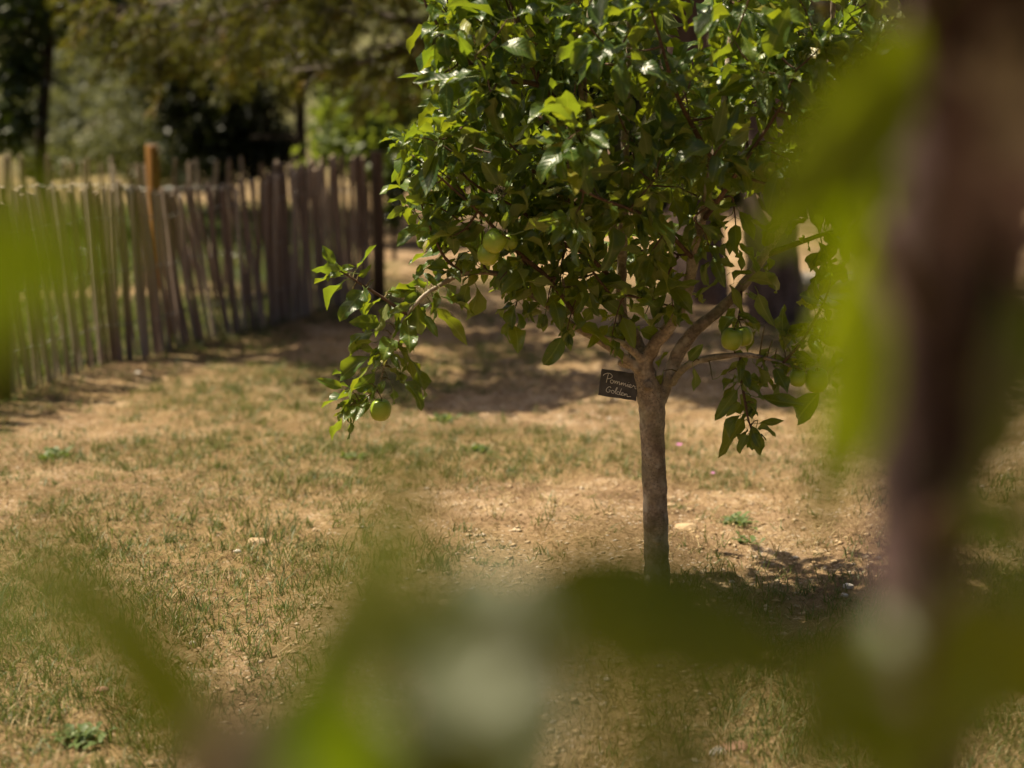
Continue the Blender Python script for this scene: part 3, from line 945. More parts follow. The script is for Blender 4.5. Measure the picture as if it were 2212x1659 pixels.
def pine(label, trunk_pts, trunk_r, boughs, seed, n_top):
    rg = random.Random(seed)
    root = thing('pine_tree', label, 'tree', (trunk_pts[0].x, trunk_pts[0].y, 0), 'pines with thick trunks behind the apple tree')
    mb = MB()
    mb.tube(trunk_pts, trunk_r, 18, sub=5, wob=0.05, rng=rg)
    obj('trunk', mb.mesh('trunk'), M_pine_bark, root)
    anchors = []
    twigs = MB()

    def dress(pts, r0, gap, start=0.15, spread=0.5):
        q, _ = resample([Vector(p) for p in pts], [0] * len(pts), 8)
        m = len(q)
        for i in range(int(m * start), m):
            t = (q[min(i + 1, m - 1)] - q[max(i - 1, 0)])
            if t.length < 1e-6:
                continue
            t.normalize()
            for k in range(gap):
                side = Vector((rg.gauss(0, 1), rg.gauss(0, 1), rg.gauss(-0.1, 0.7)))
                side = (side - t * side.dot(t)).normalized()
                ln = rg.uniform(0.12, spread)
                e = q[i] + t * ln * 0.6 + side * ln * 0.8 + Vector((0, 0, -0.05 * ln))
                mid = (q[i] + e) * 0.5 + Vector((0, 0, 0.03))
                twigs.tube([q[i], mid, e], [0.006, 0.004, 0.002], 3, cap=False)
                dd = (e - mid).normalized()
                for j in range(4):
                    p2 = mid.lerp(e, j / 3) + Vector((rg.gauss(0, .012), rg.gauss(0, .012), rg.gauss(0, .012)))
                    anchors.append((p2, (dd + Vector((0, 0, 0.25))).normalized()))
    for pts, r0, gap, spread in boughs:
        m2 = MB()
        k = len(pts)
        m2.tube(pts, [r0 * (1 - 0.8 * i / (k - 1)) for i in range(k)], 7, sub=4)
        obj('branch', m2.mesh('branch'), M_grey_branch, root)
        if gap:
            dress(pts, r0, gap, 0.2, spread)
    # the high crown, out of the picture: it only throws the shade on the ground
    top = Vector(trunk_pts[-1])
    for i in range(n_top):
        a = rg.uniform(0, 6.28)
        ln = rg.uniform(1.2, 2.6)
        z0 = top.z - rg.uniform(-0.2, 1.5)
        s = Vector((top.x, top.y, z0))
        e = s + Vector((math.cos(a) * ln, math.sin(a) * ln * 0.8, rg.uniform(-0.2, 0.7)))
        pts = [s, s.lerp(e, 0.5) + Vector((0, 0, 0.15)), e]
        m2 = MB()
        m2.tube(pts, [0.04, 0.025, 0.008], 6, sub=3)
        obj('branch', m2.mesh('branch'), M_grey_branch, root)
        dress(pts, 0.03, 5, 0.3, 0.55)
    obj('twigs', twigs.mesh('twigs'), M_grey_branch, root, kind='stuff')
    v, f, t = needle_tufts(seed, anchors)
    obj('needles', np_mesh('needles', v, f, {'tone': ('FLOAT', t)}, False), M_pine, root, kind='stuff')
    return root


Yp = 9.6
b1 = gpt(1690, Yp)
tr1 = [b1 + Vector((0.02, 0, -0.1)), P(1690, 715, Yp), P(1676, 650, Yp), P(1668, 560, Yp), P(1660, 450, Yp), P(1652, 330, Yp), P(1650, 150, Yp), P(1655, -200, Yp), P(1660, -800, Yp)]
Ypl = 9.9
bough1 = [
    ([P(1655, -160, Yp), P(1400, -110, 9.7), P(1100, -10, 9.8), P(930, 55, 9.8), P(820, 30, 9.8), P(700, 25, 9.8)], 0.035, 2, 0.34),
    ([P(1300, -80, 9.8), P(1050, 60, 10.0), P(900, 105, 10.0), P(760, 140, 10.1), P(640, 150, 10.2)], 0.028, 3, 0.36),
    ([P(1400, -180, 9.9), P(1000, -90, 10.2), P(700, -30, 10.4), P(430, 50, 10.6), P(270, 80, 10.7)], 0.035, 4, 0.46),
    ([P(1200, -140, 10.2), P(800, -60, 10.6), P(560, 30, 10.9), P(420, 95, 11.0), P(350, 130, 11.0)], 0.03, 4, 0.42),
    ([P(950, 60, 10.0), P(880, 90, 10.0), P(820, 105, 10.0), P(790, 100, 10.0)], 0.016, 0, 0.3),
    ([P(940, 58, 9.8), P(885, 40, 9.75), P(850, 42, 9.7), P(810, 20, 9.7)], 0.014, 0, 0.3),
]
pine('nearer thick-trunked pine, its flared foot to the right of the apple stem', tr1, [0.24, 0.2, 0.178, 0.165, 0.155, 0.15, 0.14, 0.12, 0.09], bough1, 71, 13)
Yp2 = 10.4
b2 = gpt(1515, Yp2)
tr2 = [b2 + Vector((0, 0, -0.1)), P(1515, 660, Yp2), P(1508, 560, Yp2), P(1500, 430, Yp2), P(1490, 300, Yp2), P(1480, 100, Yp2), P(1470, -200, Yp2), P(1460, -700, Yp2)]
bough2 = [
    ([P(1475, -60, Yp2), P(1250, -10, 10.6), P(1050, 60, 10.8), P(900, 150, 11.0), P(780, 190, 11.1)], 0.03, 4, 0.38),
    ([P(1470, -120, Yp2), P(1100, -60, 11.0), P(800, 10, 11.4), P(600, 60, 11.7), P(500, 120, 11.8)], 0.03, 4, 0.42),
    ([P(1475, -100, Yp2), P(1700, -20, 10.8), P(1850, 40, 11.0), P(1990, 70, 11.0)], 0.03, 3, 0.36),
    ([P(800, -60, 10.6), P(560, -30, 10.5), P(330, 10, 10.4), P(180, 30, 10.4)], 0.025, 4, 0.40),
]
pine('farther thick-trunked pine, half hidden behind the apple tree limbs', tr2, [0.22, 0.19, 0.175, 0.165, 0.16, 0.15, 0.13, 0.09], bough2, 72, 12)

# low stone ledge beyond the pines
lb = gpt(1800, 10.7)
led = thing('stone_ledge', 'low pale stone slab on rough blocks, right of the thick pine trunk', 'stone ledge', lb)


def box_bm(x0, x1, y0, y1, z0, z1, rg, j=0.008):
    vs = [Vector((x, y, z)) + Vector((rg.uniform(-j, j), rg.uniform(-j, j), rg.uniform(-j, j))) for x in (x0, x1) for y in (y0, y1) for z in (z0, z1)]
    fs = [(0, 1, 3, 2), (4, 6, 7, 5), (0, 4, 5, 1), (2, 3, 7, 6), (0, 2, 6, 4), (1, 5, 7, 3)]
    return vs, fs


rg = random.Random(3)
for nm, args in (('slab', (lb.x - 0.28, lb.x + 0.7, lb.y - 0.2, lb.y + 0.25, 0.07, 0.13)), ('block', (lb.x - 0.22, lb.x + 0.05, lb.y - 0.17, lb.y + 0.2, -0.08, 0.07)),
                 ('block', (lb.x + 0.35, lb.x + 0.62, lb.y - 0.17, lb.y + 0.2, -0.08, 0.07)), ('step', (lb.x - 0.3, lb.x + 0.75, lb.y - 0.62, lb.y - 0.3, -0.08, 0.035))):
    m2 = MB()
    m2.add(*box_bm(*args, rg))
    o = obj(nm, m2.mesh(nm, False), M_ledge, led)
    bv = o.modifiers.new('bevel', 'BEVEL')
    bv.width = 0.015
    bv.segments = 2


# ------------------------------------------------------------------ the paling fences
def picket_meshes(seed, n, h):
    """cleft chestnut pales: uneven four- and five-sided, a little bowed, rough sawn tops"""
    rg = random.Random(seed)
    out = []
    for i in range(n):
        k = rg.choice((4, 5, 5))
        w, d = rg.uniform(0.0125, 0.018), rg.uniform(0.009, 0.014)
        ang = sorted(2 * math.pi * (j + rg.uniform(-0.25, 0.25)) / k for j in range(k))
        lv = [0.0, 0.33, 0.66, 0.97, 1.0]
        bow, bow2 = rg.uniform(-0.022, 0.022), rg.uniform(-0.012, 0.012)
        vs, fs = [], []
        for j, t in enumerate(lv):
            s = (0.8 if t == 0 else 1.0) * (0.8 if j == 4 else 1.0) * rg.uniform(0.92, 1.06)
            for a in ang:
                vs.append((math.cos(a) * w * s + bow * math.sin(t * math.pi), math.sin(a) * d * s + bow2 * math.sin(t * math.pi), t * h + (rg.uniform(-0.008, 0.008) if j == 4 else 0)))
        for j in range(len(lv) - 1):
            for q in range(k):
                q2 = (q + 1) % k
                fs.append((j * k + q, j * k + q2, (j + 1) * k + q2, (j + 1) * k + q))
        fs.append(tuple((len(lv) - 1) * k + q for q in range(k)))
        m2 = MB()
        m2.add(vs, fs)
        me = m2.mesh('picket', False)
        me.materials.append(M_picket)
        me.materials.append(M_endgrain)
        me.polygons[len(me.polygons) - 1].material_index = 1
        out.append(me)
    return out


PICK = picket_meshes(4, 14, 0.93)


def fence(label, path, spacing, seed, posts, lean_f, height_f, wires):
    rg = random.Random(seed)
    root = thing('paling_fence', label, 'fence', (path[0][0], path[0][1], 0), 'wired chestnut paling fences')
    # walk along the path
    segs, tot = [], 0
    for a, c in zip(path[:-1], path[1:]):
        l = (Vector(c) - Vector(a)).length
        segs.append((tot, l, Vector(a), Vector(c)))
        tot += l

    def at(s):
        for t0, l, a, c in segs:
            if s <= t0 + l or (t0, l, a, c) == segs[-1]:
                d = (c - a).normalized()
                return a + d * (s - t0), d
    s = 0.03
    pos = []
    while s < tot:
        p, d = at(s)
        nrm = Vector((d.y, -d.x))
        jit = rg.uniform(-0.012, 0.012)
        q = p + nrm * jit
        hs = height_f(s / tot) * rg.uniform(0.965, 1.035)
        yaw = math.atan2(d.y, d.x) + rg.gauss(0, 0.22)
        ln = lean_f(s / tot) + rg.gauss(0, 0.028)
        M = (Matrix.Translation((q.x, q.y, hz(q.x, q.y) - 0.03)) @ Matrix.Rotation(math.atan2(d.y, d.x), 4, 'Z') @ Matrix.Rotation(ln, 4, 'Y')
             @ Matrix.Rotation(rg.gauss(0, 0.03), 4, 'X') @ Matrix.Rotation(yaw - math.atan2(d.y, d.x), 4, 'Z') @ Matrix.Diagonal((rg.uniform(0.75, 1.15), rg.uniform(0.9, 1.1), hs, 1)))
        obj('picket', rg.choice(PICK), None, root, mw=M)
        pos.append((s, ln, hs))
        s += spacing * (1 - 0.36 * (seed == 91) * min(1, max(0, (s / tot - 0.45) * 4))) * rg.uniform(0.72, 1.28)
    for hw in wires:
        for side in (-1, 1):
            m2 = MB()
            pts = []
            for k, (sv, ln, hs) in enumerate(pos):
                p, d = at(sv)
                nrm = Vector((d.y, -d.x))
                c = p + nrm * (0.017 * side * (1 if k % 2 else 0.75)) + d * math.sin(ln) * hw
                pts.append(Vector((c.x, c.y, hz(c.x, c.y) + hw * math.cos(ln) + 0.008 * math.sin(k * 0.7))))
                if k + 1 < len(pos):
                    sv2, ln2, _ = pos[k + 1]
                    p2, d2 = at((sv + sv2) / 2)
                    c2 = p2 + d2 * math.sin((ln + ln2) / 2) * hw
                    pts.append(Vector((c2.x, c2.y, hz(c2.x, c2.y) + hw * math.cos(ln) + 0.003 * side)))
            m2.tube(pts, [0.0016] * len(pts), 4)
            obj('wire', m2.mesh('wire'), M_wire, root)
    for (px, py, h, r, mat, lab) in posts:
        m2 = MB()
        z = hz(px, py)
        m2.tube([(px, py, z - 0.05), (px + 0.004, py, z + h * 0.5), (px, py, z + h - 0.006), (px, py, z + h)], [r, r * 0.98, r * 0.97, r * 0.9], 14)
        me = m2.mesh('post')
        me.materials.append(mat)
        me.materials.append(M_endgrain)
        me.polygons[len(me.polygons) - 1].material_index = 1
        me.polygons[len(me.polygons) - 1].use_smooth = False
        obj('post', me, None, root, lab)
    return root


CORNER = (P(805, 500, 10.35).x, 10.35)
A0 = (P(0, 500, 7.25).x, 7.25)
dirv = (Vector(CORNER) - Vector(A0)).normalized()
A00 = tuple(Vector(A0) - dirv * 0.75)


def front_lean(t):
    return -0.05 - 0.10 * math.exp(-((t - 0.52) / 0.2) ** 2) + 0.05 * math.sin(t * 19)


mid1 = P(352, 500, 8.62)
mid2 = P(603, 500, 9.55)
fence('long weathered paling fence running from the left edge back to the corner post', [A00, A0, (P(420, 500, 8.75).x - 0.02, 8.75), CORNER], 0.037, 91,
      [(CORNER[0] + 0.03, CORNER[1] + 0.03, 0.97, 0.042, M_post, 'round corner post with a rusty cut top'), (mid1.x, mid1.y + 0.13, 0.84, 0.03, M_post, None),
       (mid2.x, mid2.y + 0.05, 0.93, 0.038, M_post, None), (A0[0] - 0.01, A0[1] - 0.07, 0.93, 0.036, M_post, None)],
      front_lean, lambda t: 0.985 + 0.03 * math.sin(t * 7) + (0.03 if t > 0.8 else 0), (0.2, 0.48, 0.74))
Bk0 = (P(775, 500, 10.62).x, 10.62)
Bk1 = (P(330, 500, 11.0).x, 11.0)
Bk2 = (P(-120, 500, 11.5).x, 11.5)
op = P(333, 400, 10.92)
fence('farther paling fence with widely spaced pales, crossing behind the long one', [Bk0, Bk1, Bk2], 0.082, 92,
      [(op.x, op.y - 0.02, 0.985, 0.043, M_orange, 'orange-brown round post with a pale sawn top')], lambda t: -0.01 + 0.02 * math.sin(t * 14), lambda t: 0.99 + 0.02 * math.sin(t * 9), (0.25, 0.70))


# ------------------------------------------------------------------ apple leaves
def leaf_geo(seed, near=False):
    """one blade with petiole: along +Y, unit length, about 44 triangles"""
    rg = random.Random(seed)
    nl = 6
    W = rg.uniform(0.19, 0.29)
    fold = rg.uniform(0.2, 0.95)
    curl = rg.uniform(0.5, 2.2) if rg.random() < 0.85 else rg.uniform(-0.5, 0.2)
    wav, ph, fr = rg.uniform(0.06, 0.20), rg.uniform(0, 6.28), rg.uniform(6, 11)
    tw = rg.uniform(-0.7, 0.7)
    if near:
        W, fold, curl, wav, tw = rg.uniform(0.28, 0.31), rg.uniform(0.15, 0.35), rg.uniform(0.2, 0.6), 0.03, rg.uniform(-0.2, 0.2)
    pl = rg.uniform(0.25, 0.45)
    vs, luv, fs = [], [], []
    # petiole: thin three-sided strip
    for t in (0.0, 0.55, 1.0):
        y = pl * t
        z = -0.05 * math.sin(t * math.pi) * curl
        for dx, dz in ((-0.012, 0), (0.012, 0), (0, -0.016)):
            vs.append((dx, y, z + dz))
            luv.append((0.0, 0.0, 0))
    for i in range(2):
        for k in range(3):
            k2 = (k + 1) % 3
            a, b_, c, d = i * 3 + k, i * 3 + k2, (i + 1) * 3 + k2, (i + 1) * 3 + k
            fs += [(a, b_, c), (a, c, d)]
    o = len(vs)
    y, z, th = pl, 0.0, rg.uniform(-0.1, 0.25)
    for i in range(nl + 1):
        t = i / nl
        w = W * (math.sin(math.pi * min(t ** 0.78, 1)) ** 0.72) if 0 < t < 1 else 0.0
        if i == 0:
            w = 0.02
        w *= 1 - 0.12 * t
        dirn = Vector((0, math.cos(th), math.sin(th)))
        nrm = Vector((0, -math.sin(th), math.cos(th)))
        ca, sa = math.cos(tw * t), math.sin(tw * t)
        for k, s in enumerate((-1, -0.55, 0, 0.55, 1)):
            xx = s * w
            f_ = abs(s) * w * fold * (1.2 - 0.5 * abs(s))
            f_ += wav * (s * s) * math.sin(fr * t + ph + (2.0 if s < 0 else 0)) * min(1, w / W)
            lx, lz = xx * (1 - 0.25 * fold * abs(s)), f_
            lx, lz = lx * ca - lz * sa, lx * sa + lz * ca
            p = Vector((lx, y, z)) + nrm * lz
            vs.append(tuple(p))
            luv.append((s * max(w / W, 0.25), t, 0))
        y += math.cos(th) / nl
        z += math.sin(th) / nl
        th -= curl / nl * (0.5 + t)
    for i in range(nl):
        for k in range(4):
            a, b_, c, d = o + i * 5 + k, o + i * 5 + k + 1, o + (i + 1) * 5 + k + 1, o + (i + 1) * 5 + k
            if i == nl - 1:
                fs.append((a, b_, c if k < 2 else d))
            else:
                fs += [(a, b_, c), (a, c, d)]
    return np.array(vs), np.array(fs), np.array(luv)


NVAR = 18
LEAF = [leaf_geo(100 + i) for i in range(NVAR)] + [leaf_geo(300 + i, True) for i in range(4)]
LEAF_MESH = []
for v, f, l in LEAF:
    me = np_mesh('leaf', v, f, {'luv': ('FLOAT_VECTOR', l)})
    me.materials.append(M_leaf_o)
    LEAF_MESH.append(me)


def leaf_matrix(base, d, up, length):
    y = Vector(d).normalized()
    x = y.cross(Vector(up))
    if x.length < 1e-4:
        x = y.cross(Vector((1, 0.2, 0)))
    x.normalize()
    z = x.cross(y)
    M = Matrix(((x.x, y.x, z.x, base.x), (x.y, y.y, z.y, base.y), (x.z, y.z, z.z, base.z), (0, 0, 0, 1)))
    return M @ Matrix.Diagonal((length, length, length, 1))


# ------------------------------------------------------------------ the apple tree
PXM = 4.40 / FOCAL_PX           # metres per picture pixel at the tree
Y0 = 4.36
rt = random.Random(2024)
tb = PG(1419, 1292)
Y0 = tb.y
tree_root = thing('apple_tree', 'young apple tree with slate label at its fork and green apples', 'tree', (tb.x, tb.y, 0))


def chain(pts):
    P3 = [P(u, v, Y0 + dy) for u, v, dy, r in pts]
    return P3, [r * PXM for u, v, dy, r in pts]


trunk_c = [(1420, 1335, 0, 44), (1419, 1300, 0, 37), (1419, 1270, 0, 31), (1418, 1200, 0, 29), (1416, 1100, 0, 28), (1412, 1000, 0, 27.5), (1409, 930, 0, 28), (1408, 885, 0, 30), (1403, 850, 0, 29), (1394, 810, 0, 25), (1386, 780, 0, 24), (1372, 745, 0.02, 20), (1362, 712, 0.03, 17)]
limb_D = [(1390, 790, 0, 20), (1412, 748, -.02, 17), (1448, 703, -.04, 16), (1480, 640, -.06, 15), (1498, 560, -.08, 14), (1510, 500, -.10, 13), (1525, 430, -.12, 11), (1540, 350, -.12, 10), (1560, 250, -.10, 9), (1575, 120, -.08, 8), (1590, -60, -.05, 7), (1600, -260, 0, 4)]
limb_F = [(1412, 890, 0, 22), (1432, 850, .01, 17), (1447, 810, .02, 16), (1462, 770, .03, 17), (1478, 742, .03, 17), (1502, 713, .03, 16), (1542, 680, .04, 14), (1585, 640, .05, 13), (1625, 590, .06, 12), (1655, 547, .06, 11.5), (1682, 503, .07, 10.5), (1712, 450, .08, 9.5), (1742, 380, .09, 9), (1770, 280, .08, 8), (1790, 150, .06, 7), (1800, 0, .04, 6), (1808, -200, 0, 3.5)]
limb_C = [(1366, 745, .04, 16), (1348, 700, .07, 14), (1342, 640, .09, 13), (1344, 560, .10, 12.5), (1347, 460, .11, 12), (1351, 370, .11, 11.5), (1350, 280, .10, 10.5), (1355, 180, .08, 9.5), (1362, 60, .06, 8.5), (1370, -100, .03, 7), (1380, -300, 0, 4)]
limb_H = [(1344, 560, .10, 11), (1318, 470, .04, 11), (1292, 360, -.02, 11), (1279, 275, -.06, 10.5), (1258, 190, -.08, 10.5), (1271, 75, -.10, 10), (1284, -50, -.12, 8.5), (1290, -260, -.12, 4)]
limb_A = [(1380, 800, -.02, 12), (1345, 770, -.03, 9.5), (1300, 740, -.05, 9), (1240, 705, -.07, 8.5), (1200, 672, -.09, 8), (1160, 645, -.10, 8), (1110, 610, -.11, 7.2), (1075, 592, -.12, 7), (1040, 588, -.12, 6.5), (1000, 592, -.13, 6.5), (960, 610, -.13, 6), (915, 640, -.13, 5.5), (880, 680, -.12, 5), (855, 715, -.11, 4.5), (838, 750, -.11, 4), (830, 790, -.11, 3.5), (818, 830, -.11, 3), (798, 852, -.11, 2.5), (768, 872, -.11, 1.5)]
limb_B = [(1388, 775, -.02, 10), (1345, 742, -.06, 8), (1310, 730, -.08, 7), (1280, 712, -.10, 6), (1250, 690, -.12, 5), (1225, 650, -.14, 4), (1215, 600, -.15, 2.5)]
limb_G = [(1450, 830, 0, 11), (1480, 792, -.03, 9), (1530, 774, -.05, 8), (1590, 767, -.08, 7), (1640, 770, -.10, 6), (1690, 785, -.10, 5), (1740, 800, -.10, 3.5), (1790, 812, -.1, 2)]
SCAFFOLD = [trunk_c, limb_D, limb_F, limb_C, limb_A, limb_B, limb_G, limb_H]
mb = MB()
for c in SCAFFOLD:
    p3, rd = chain(c)
    p3, rd = resample(p3, rd, 5)
    mb.tube(p3, [r * (0.97 if c is trunk_c else 0.88) * (1 + 0.05 * math.sin(i * 1.7) * rt.random()) for i, r in enumerate(rd)], 14)
# pruning knots and a cut stub
for (u, v, dy, r, du, dv, ddy) in [(1327, 700, .05, 12, 26, 40, .02), (1397, 835, -.02, 10, 4, -4, -.026), (1336, 780, -.01, 8, 25, 12, .01), (1420, 1170, -.03, 6, 3, 0, -.012), (1396, 1050, -.025, 6, 0, 0, -.01)]:
    a = P(u, v, Y0 + dy)
    c2 = P(u + du, v + dv, Y0 + dy + ddy)
    if (c2 - a).length < 0.012:
        c2 = a + Vector((0, 0.014, 0))
    mb.tube([a, (a + c2) / 2, c2], [r * PXM * 0.9, r * PXM * 1.1, r * PXM], 10)
to = obj('trunk', mb.mesh('trunk'), M_apple_bark, tree_root)
rm = to.modifiers.new('remesh', 'REMESH')
rm.mode = 'VOXEL'
rm.voxel_size = 0.0036
rm.use_smooth_shade = True
sm = to.modifiers.new('smooth', 'SMOOTH')
sm.factor = 0.5
sm.iterations = 3
tx = bpy.data.textures.new('bark_relief', 'CLOUDS')
tx.noise_scale = 0.03
dm = to.modifiers.new('relief', 'DISPLACE')
dm.texture = tx
dm.strength = 0.006
dm.mid_level = 0.5

BRANCH = [
    [(880, 680, -.12, 4), (830, 645, -.13, 3.5), (790, 620, -.14, 3), (755, 597, -.14, 2.2), (733, 585, -.14, 1.5)],
    [(1000, 592, -.13, 4), (960, 555, -.15, 3), (935, 505, -.16, 2.5), (915, 455, -.17, 2), (905, 425, -.17, 1.5)],
    [(1300, 372, -.02, 7), (1240, 268, -.08, 8), (1207, 221, -.12, 8), (1170, 183, -.14, 7.5), (1149, 129, -.15, 7), (1120, 50, -.16, 6), (1095, -40, -.16, 5), (1080, -160, -.15, 3)],
    [(1175, 188, -.14, 6), (1132, 177, -.16, 5.5), (1080, 183, -.18, 5), (1039, 229, -.2, 4), (993, 281, -.22, 3), (960, 300, -.23, 2)],
    [(1085, 181, -.18, 4), (1030, 145, -.2, 4), (976, 104, -.22, 3.5), (940, 45, -.23, 3), (918, 4, -.24, 2.5), (905, -60, -.24, 1.5)],
    [(1340, 620, .02, 5), (1271, 554, -.08, 5), (1208, 521, -.12, 5), (1158, 479, -.16, 4.5), (1112, 448, -.18, 4), (1050, 415, -.2, 3), (990, 372, -.22, 2), (930, 340, -.24, 1.5)],
    [(1250, 690, -.12, 5), (1185, 602, -.18, 5), (1129, 554, -.2, 5), (1071, 496, -.22, 4), (1021, 444, -.24, 3.5), (979, 408, -.25, 3), (930, 365, -.26, 2), (890, 335, -.26, 1.5)],
    [(1300, 480, .0, 5), (1240, 440, -.1, 4.5), (1179, 400, -.15, 4), (1150, 361, -.18, 3.5), (1134, 344, -.19, 3), (1100, 310, -.2, 2)],
    [(1655, 550, .06, 8), (1710, 530, .04, 6), (1760, 512, .02, 5), (1810, 495, 0, 3.5), (1850, 470, 0, 2)],
    [(1600, 768, -.08, 4), (1600, 810, -.1, 3.5), (1608, 860, -.12, 3), (1615, 900, -.13, 2.5), (1622, 925, -.13, 1.5)],
    [(1690, 785, -.1, 3.5), (1730, 740, -.12, 3), (1760, 690, -.12, 3), (1785, 640, -.12, 2.5), (1795, 600, -.12, 2)],
    [(1600, 625, .05, 4), (1600, 660, .01, 3), (1595, 690, -.02, 2)],
    [(1515, 480, -.1, 6), (1560, 420, -.2, 5), (1620, 330, -.28, 4), (1680, 240, -.32, 3), (1720, 150, -.34, 2)],
    [(1540, 350, -.12, 6), (1500, 280, -.25, 5), (1460, 200, -.35, 4), (1430, 100, -.4, 3), (1400, 0, -.42, 2)],
    [(1742, 380, .09, 6), (1790, 330, .05, 5), (1850, 230, 0, 4), (1890, 120, 0, 3), (1905, 20, 0, 2)],
    [(1347, 460, .11, 6), (1400, 380, .25, 5), (1480, 280, .4, 4), (1560, 180, .5, 3)],
    [(1351, 370, .11, 6), (1280, 300, .3, 5), (1180, 260, .45, 4), (1080, 200, .5, 3)],
    [(1498, 560, -.08, 5), (1440, 500, -.2, 4.5), (1380, 460, -.32, 4), (1300, 430, -.4, 3), (1230, 400, -.44, 2)],
    [(1682, 503, .07, 6), (1640, 430, .2, 5), (1620, 340, .3, 4), (1600, 240, .4, 3)],
    [(1150, 640, -.1, 4), (1140, 580, -.16, 3.5), (1110, 530, -.2, 3), (1090, 500, -.22, 2)],
    [(1345, 690, .07, 4), (1320, 640, -.02, 3.5), (1290, 600, -.08, 3), (1270, 570, -.1, 2)],
]
skel = []          # (point, radius)
branch_paths = []
for c in SCAFFOLD[1:]:
    p3, rd = chain(c)
    q, r2 = resample(p3, rd, 3)
    skel += list(zip(q, r2))
for c in BRANCH:
    p3, rd = chain(c)
    m2 = MB()
    m2.tube(p3, rd, 7, sub=4)
    obj('branch', m2.mesh('branch'), M_twig, tree_root)
    q, r2 = resample(p3, rd, 4)
    branch_paths.append(q)
    skel += list(zip(q, r2))

CROWN = [(925, -420), (930, 0), (905, 80), (925, 170), (940, 240), (862, 292), (850, 370), (880, 440), (905, 500), (960, 555), (1050, 590), (1130, 620), (1200, 640), (1290, 672), (1400, 672), (1462, 622), (1450, 560), (1500, 470), (1560, 455), (1600, 400), (1690, 392), (1760, 470), (1800, 520), (1840, 520), (1880, 400), (1925, 150), (1940, -420)]


def inside(u, v, poly):
    c = False
    n = len(poly)
    j = n - 1
    for i in range(n):
        (xi, yi), (xj, yj) = poly[i], poly[j]
        if (yi > v) != (yj > v) and u < (xj - xi) * (v - yi) / (yj - yi) + xi:
            c = not c
        j = i
    return c


leaves = []        # (variant, matrix)
twig_mb = MB()
shoot_mb = MB()


def put_leaf(base, d, up, length, var=None):
    leaves.append((rt.randrange(NVAR) if var is None else var, leaf_matrix(base, d, up, length)))


def rv(s=1.0):
    return Vector((rt.gauss(0, s), rt.gauss(0, s), rt.gauss(0, s)))


def dress_twig(q, start, step, lmin, lmax, poly=None, spur=0.25, fill=1.0):
    """leaves along a twig, alternate round the stem, hanging a little; small rosettes on spurs; a tuft at the tip"""
    L, acc, az = 0, 0, rt.uniform(0, 6.28)
    tot = sum((q[i + 1] - q[i]).length for i in range(len(q) - 1))
    for i in range(len(q) - 1):
        seg = q[i + 1] - q[i]
        sl = seg.length
        if sl < 1e-6:
            continue
        t = seg / sl
        pos = 0
        while pos < sl:
            if (L + pos) / tot >= start and acc <= 0:
                acc = step * rt.uniform(0.7, 1.4)
                az += 2.4
                p = q[i] + t * pos
                a = Vector((0, 0, 1)) if abs(t.z) < 0.8 else Vector((1, 0, 0))
                x = t.cross(a).normalized()
                y = t.cross(x)
                k = 1 if rt.random() > spur else rt.randint(3, 5)
                for s in range(k):
                    aa = az + s * 1.7
                    side = x * math.cos(aa) + y * math.sin(aa)
                    d = side * 0.8 + t * 0.3 + Vector((0, 0, -0.48)) + rv(0.25)
                    up = Vector((0, -0.25, 1.0)) + rv(0.45)
                    ok = True
                    if poly:
                        u_, v_, _ = to_px(p + d.normalized() * 0.06)
                        ok = inside(u_, v_, poly)
                    if ok and rt.random() < fill:
                        put_leaf(p, d, up, rt.uniform(lmin, lmax) * (0.8 if k > 1 else 1))
            pos += 0.004
            acc -= 0.004
        L += sl
    t = (q[-1] - q[-2]).normalized()
    for s in range(rt.randint(3, 5)):
        d = t * 0.7 + rv(0.55)
        if poly:
            u_, v_, _ = to_px(q[-1] + d.normalized() * 0.05)
            if not inside(u_, v_, poly):
                continue
        put_leaf(q[-1], d, Vector((0, -0.3, 1)) + rv(0.5), rt.uniform(lmin * 0.6, lmin * 1.05))


# shoots grown from the nearest wood towards points spread through the crown
targets = []
tries = 0
cx0 = P(1400, 250, Y0).x
while len(targets) < 205 and tries < 40000:
    tries += 1
    u, v = rt.uniform(850, 1945), rt.uniform(-380, 690)
    if not inside(u, v, CROWN) or (v > 470 and rt.random() < 0.45) or (v < 380 and rt.random() < 0.3) or (v < -40 and rt.random() < 0.75) or v < -300:
        continue
    half = 0.62 * math.sqrt(max(0.03, 1 - ((u - 1410) / 620) ** 2)) * (1.0 if v < 350 else max(0.35, 1 - (v - 350) / 520))
    dy = rt.triangular(-half, half, -half * 0.55)
    p = P(u, v, Y0 + dy)
    if all((p - o).length > 0.078 for o in targets):
        targets.append(p)
fork = P(1400, 780, Y0)
targets.sort(key=lambda p: (p - fork).length)
for tg in targets:
    best, bd = None, 1e9
    for p, r in skel:
        d = (p - tg).length
        if p.z > tg.z + 0.06:
            d += 0.25
        if d < bd:
            bd, best = d, (p, r)
    s, r = best
    ln = (tg - s).length
    if ln < 0.05:
        tg = s + (tg - s).normalized() * 0.1
        ln = 0.1
    mid = s.lerp(tg, 0.5) + rv(ln * 0.07) + Vector((0, 0, -0.06 * ln))
    q, rr2 = resample([s, mid, tg], [min(r * 0.8, 0.004 + 0.006 * ln), 0.0025 + 0.003 * ln, 0.0013], 4)
    twig_mb.tube(q, rr2, 5, cap=False)
    for i, p in enumerate(q[2:]):
        skel.append((p, rr2[i + 2]))
    dress_twig(q, 0.1, 0.026, 0.078, 0.138, CROWN, 0.25)
for q in branch_paths[2:9] + branch_paths[12:]:
    dress_twig(q, 0.25, 0.04, 0.06, 0.115, CROWN, 0.3)
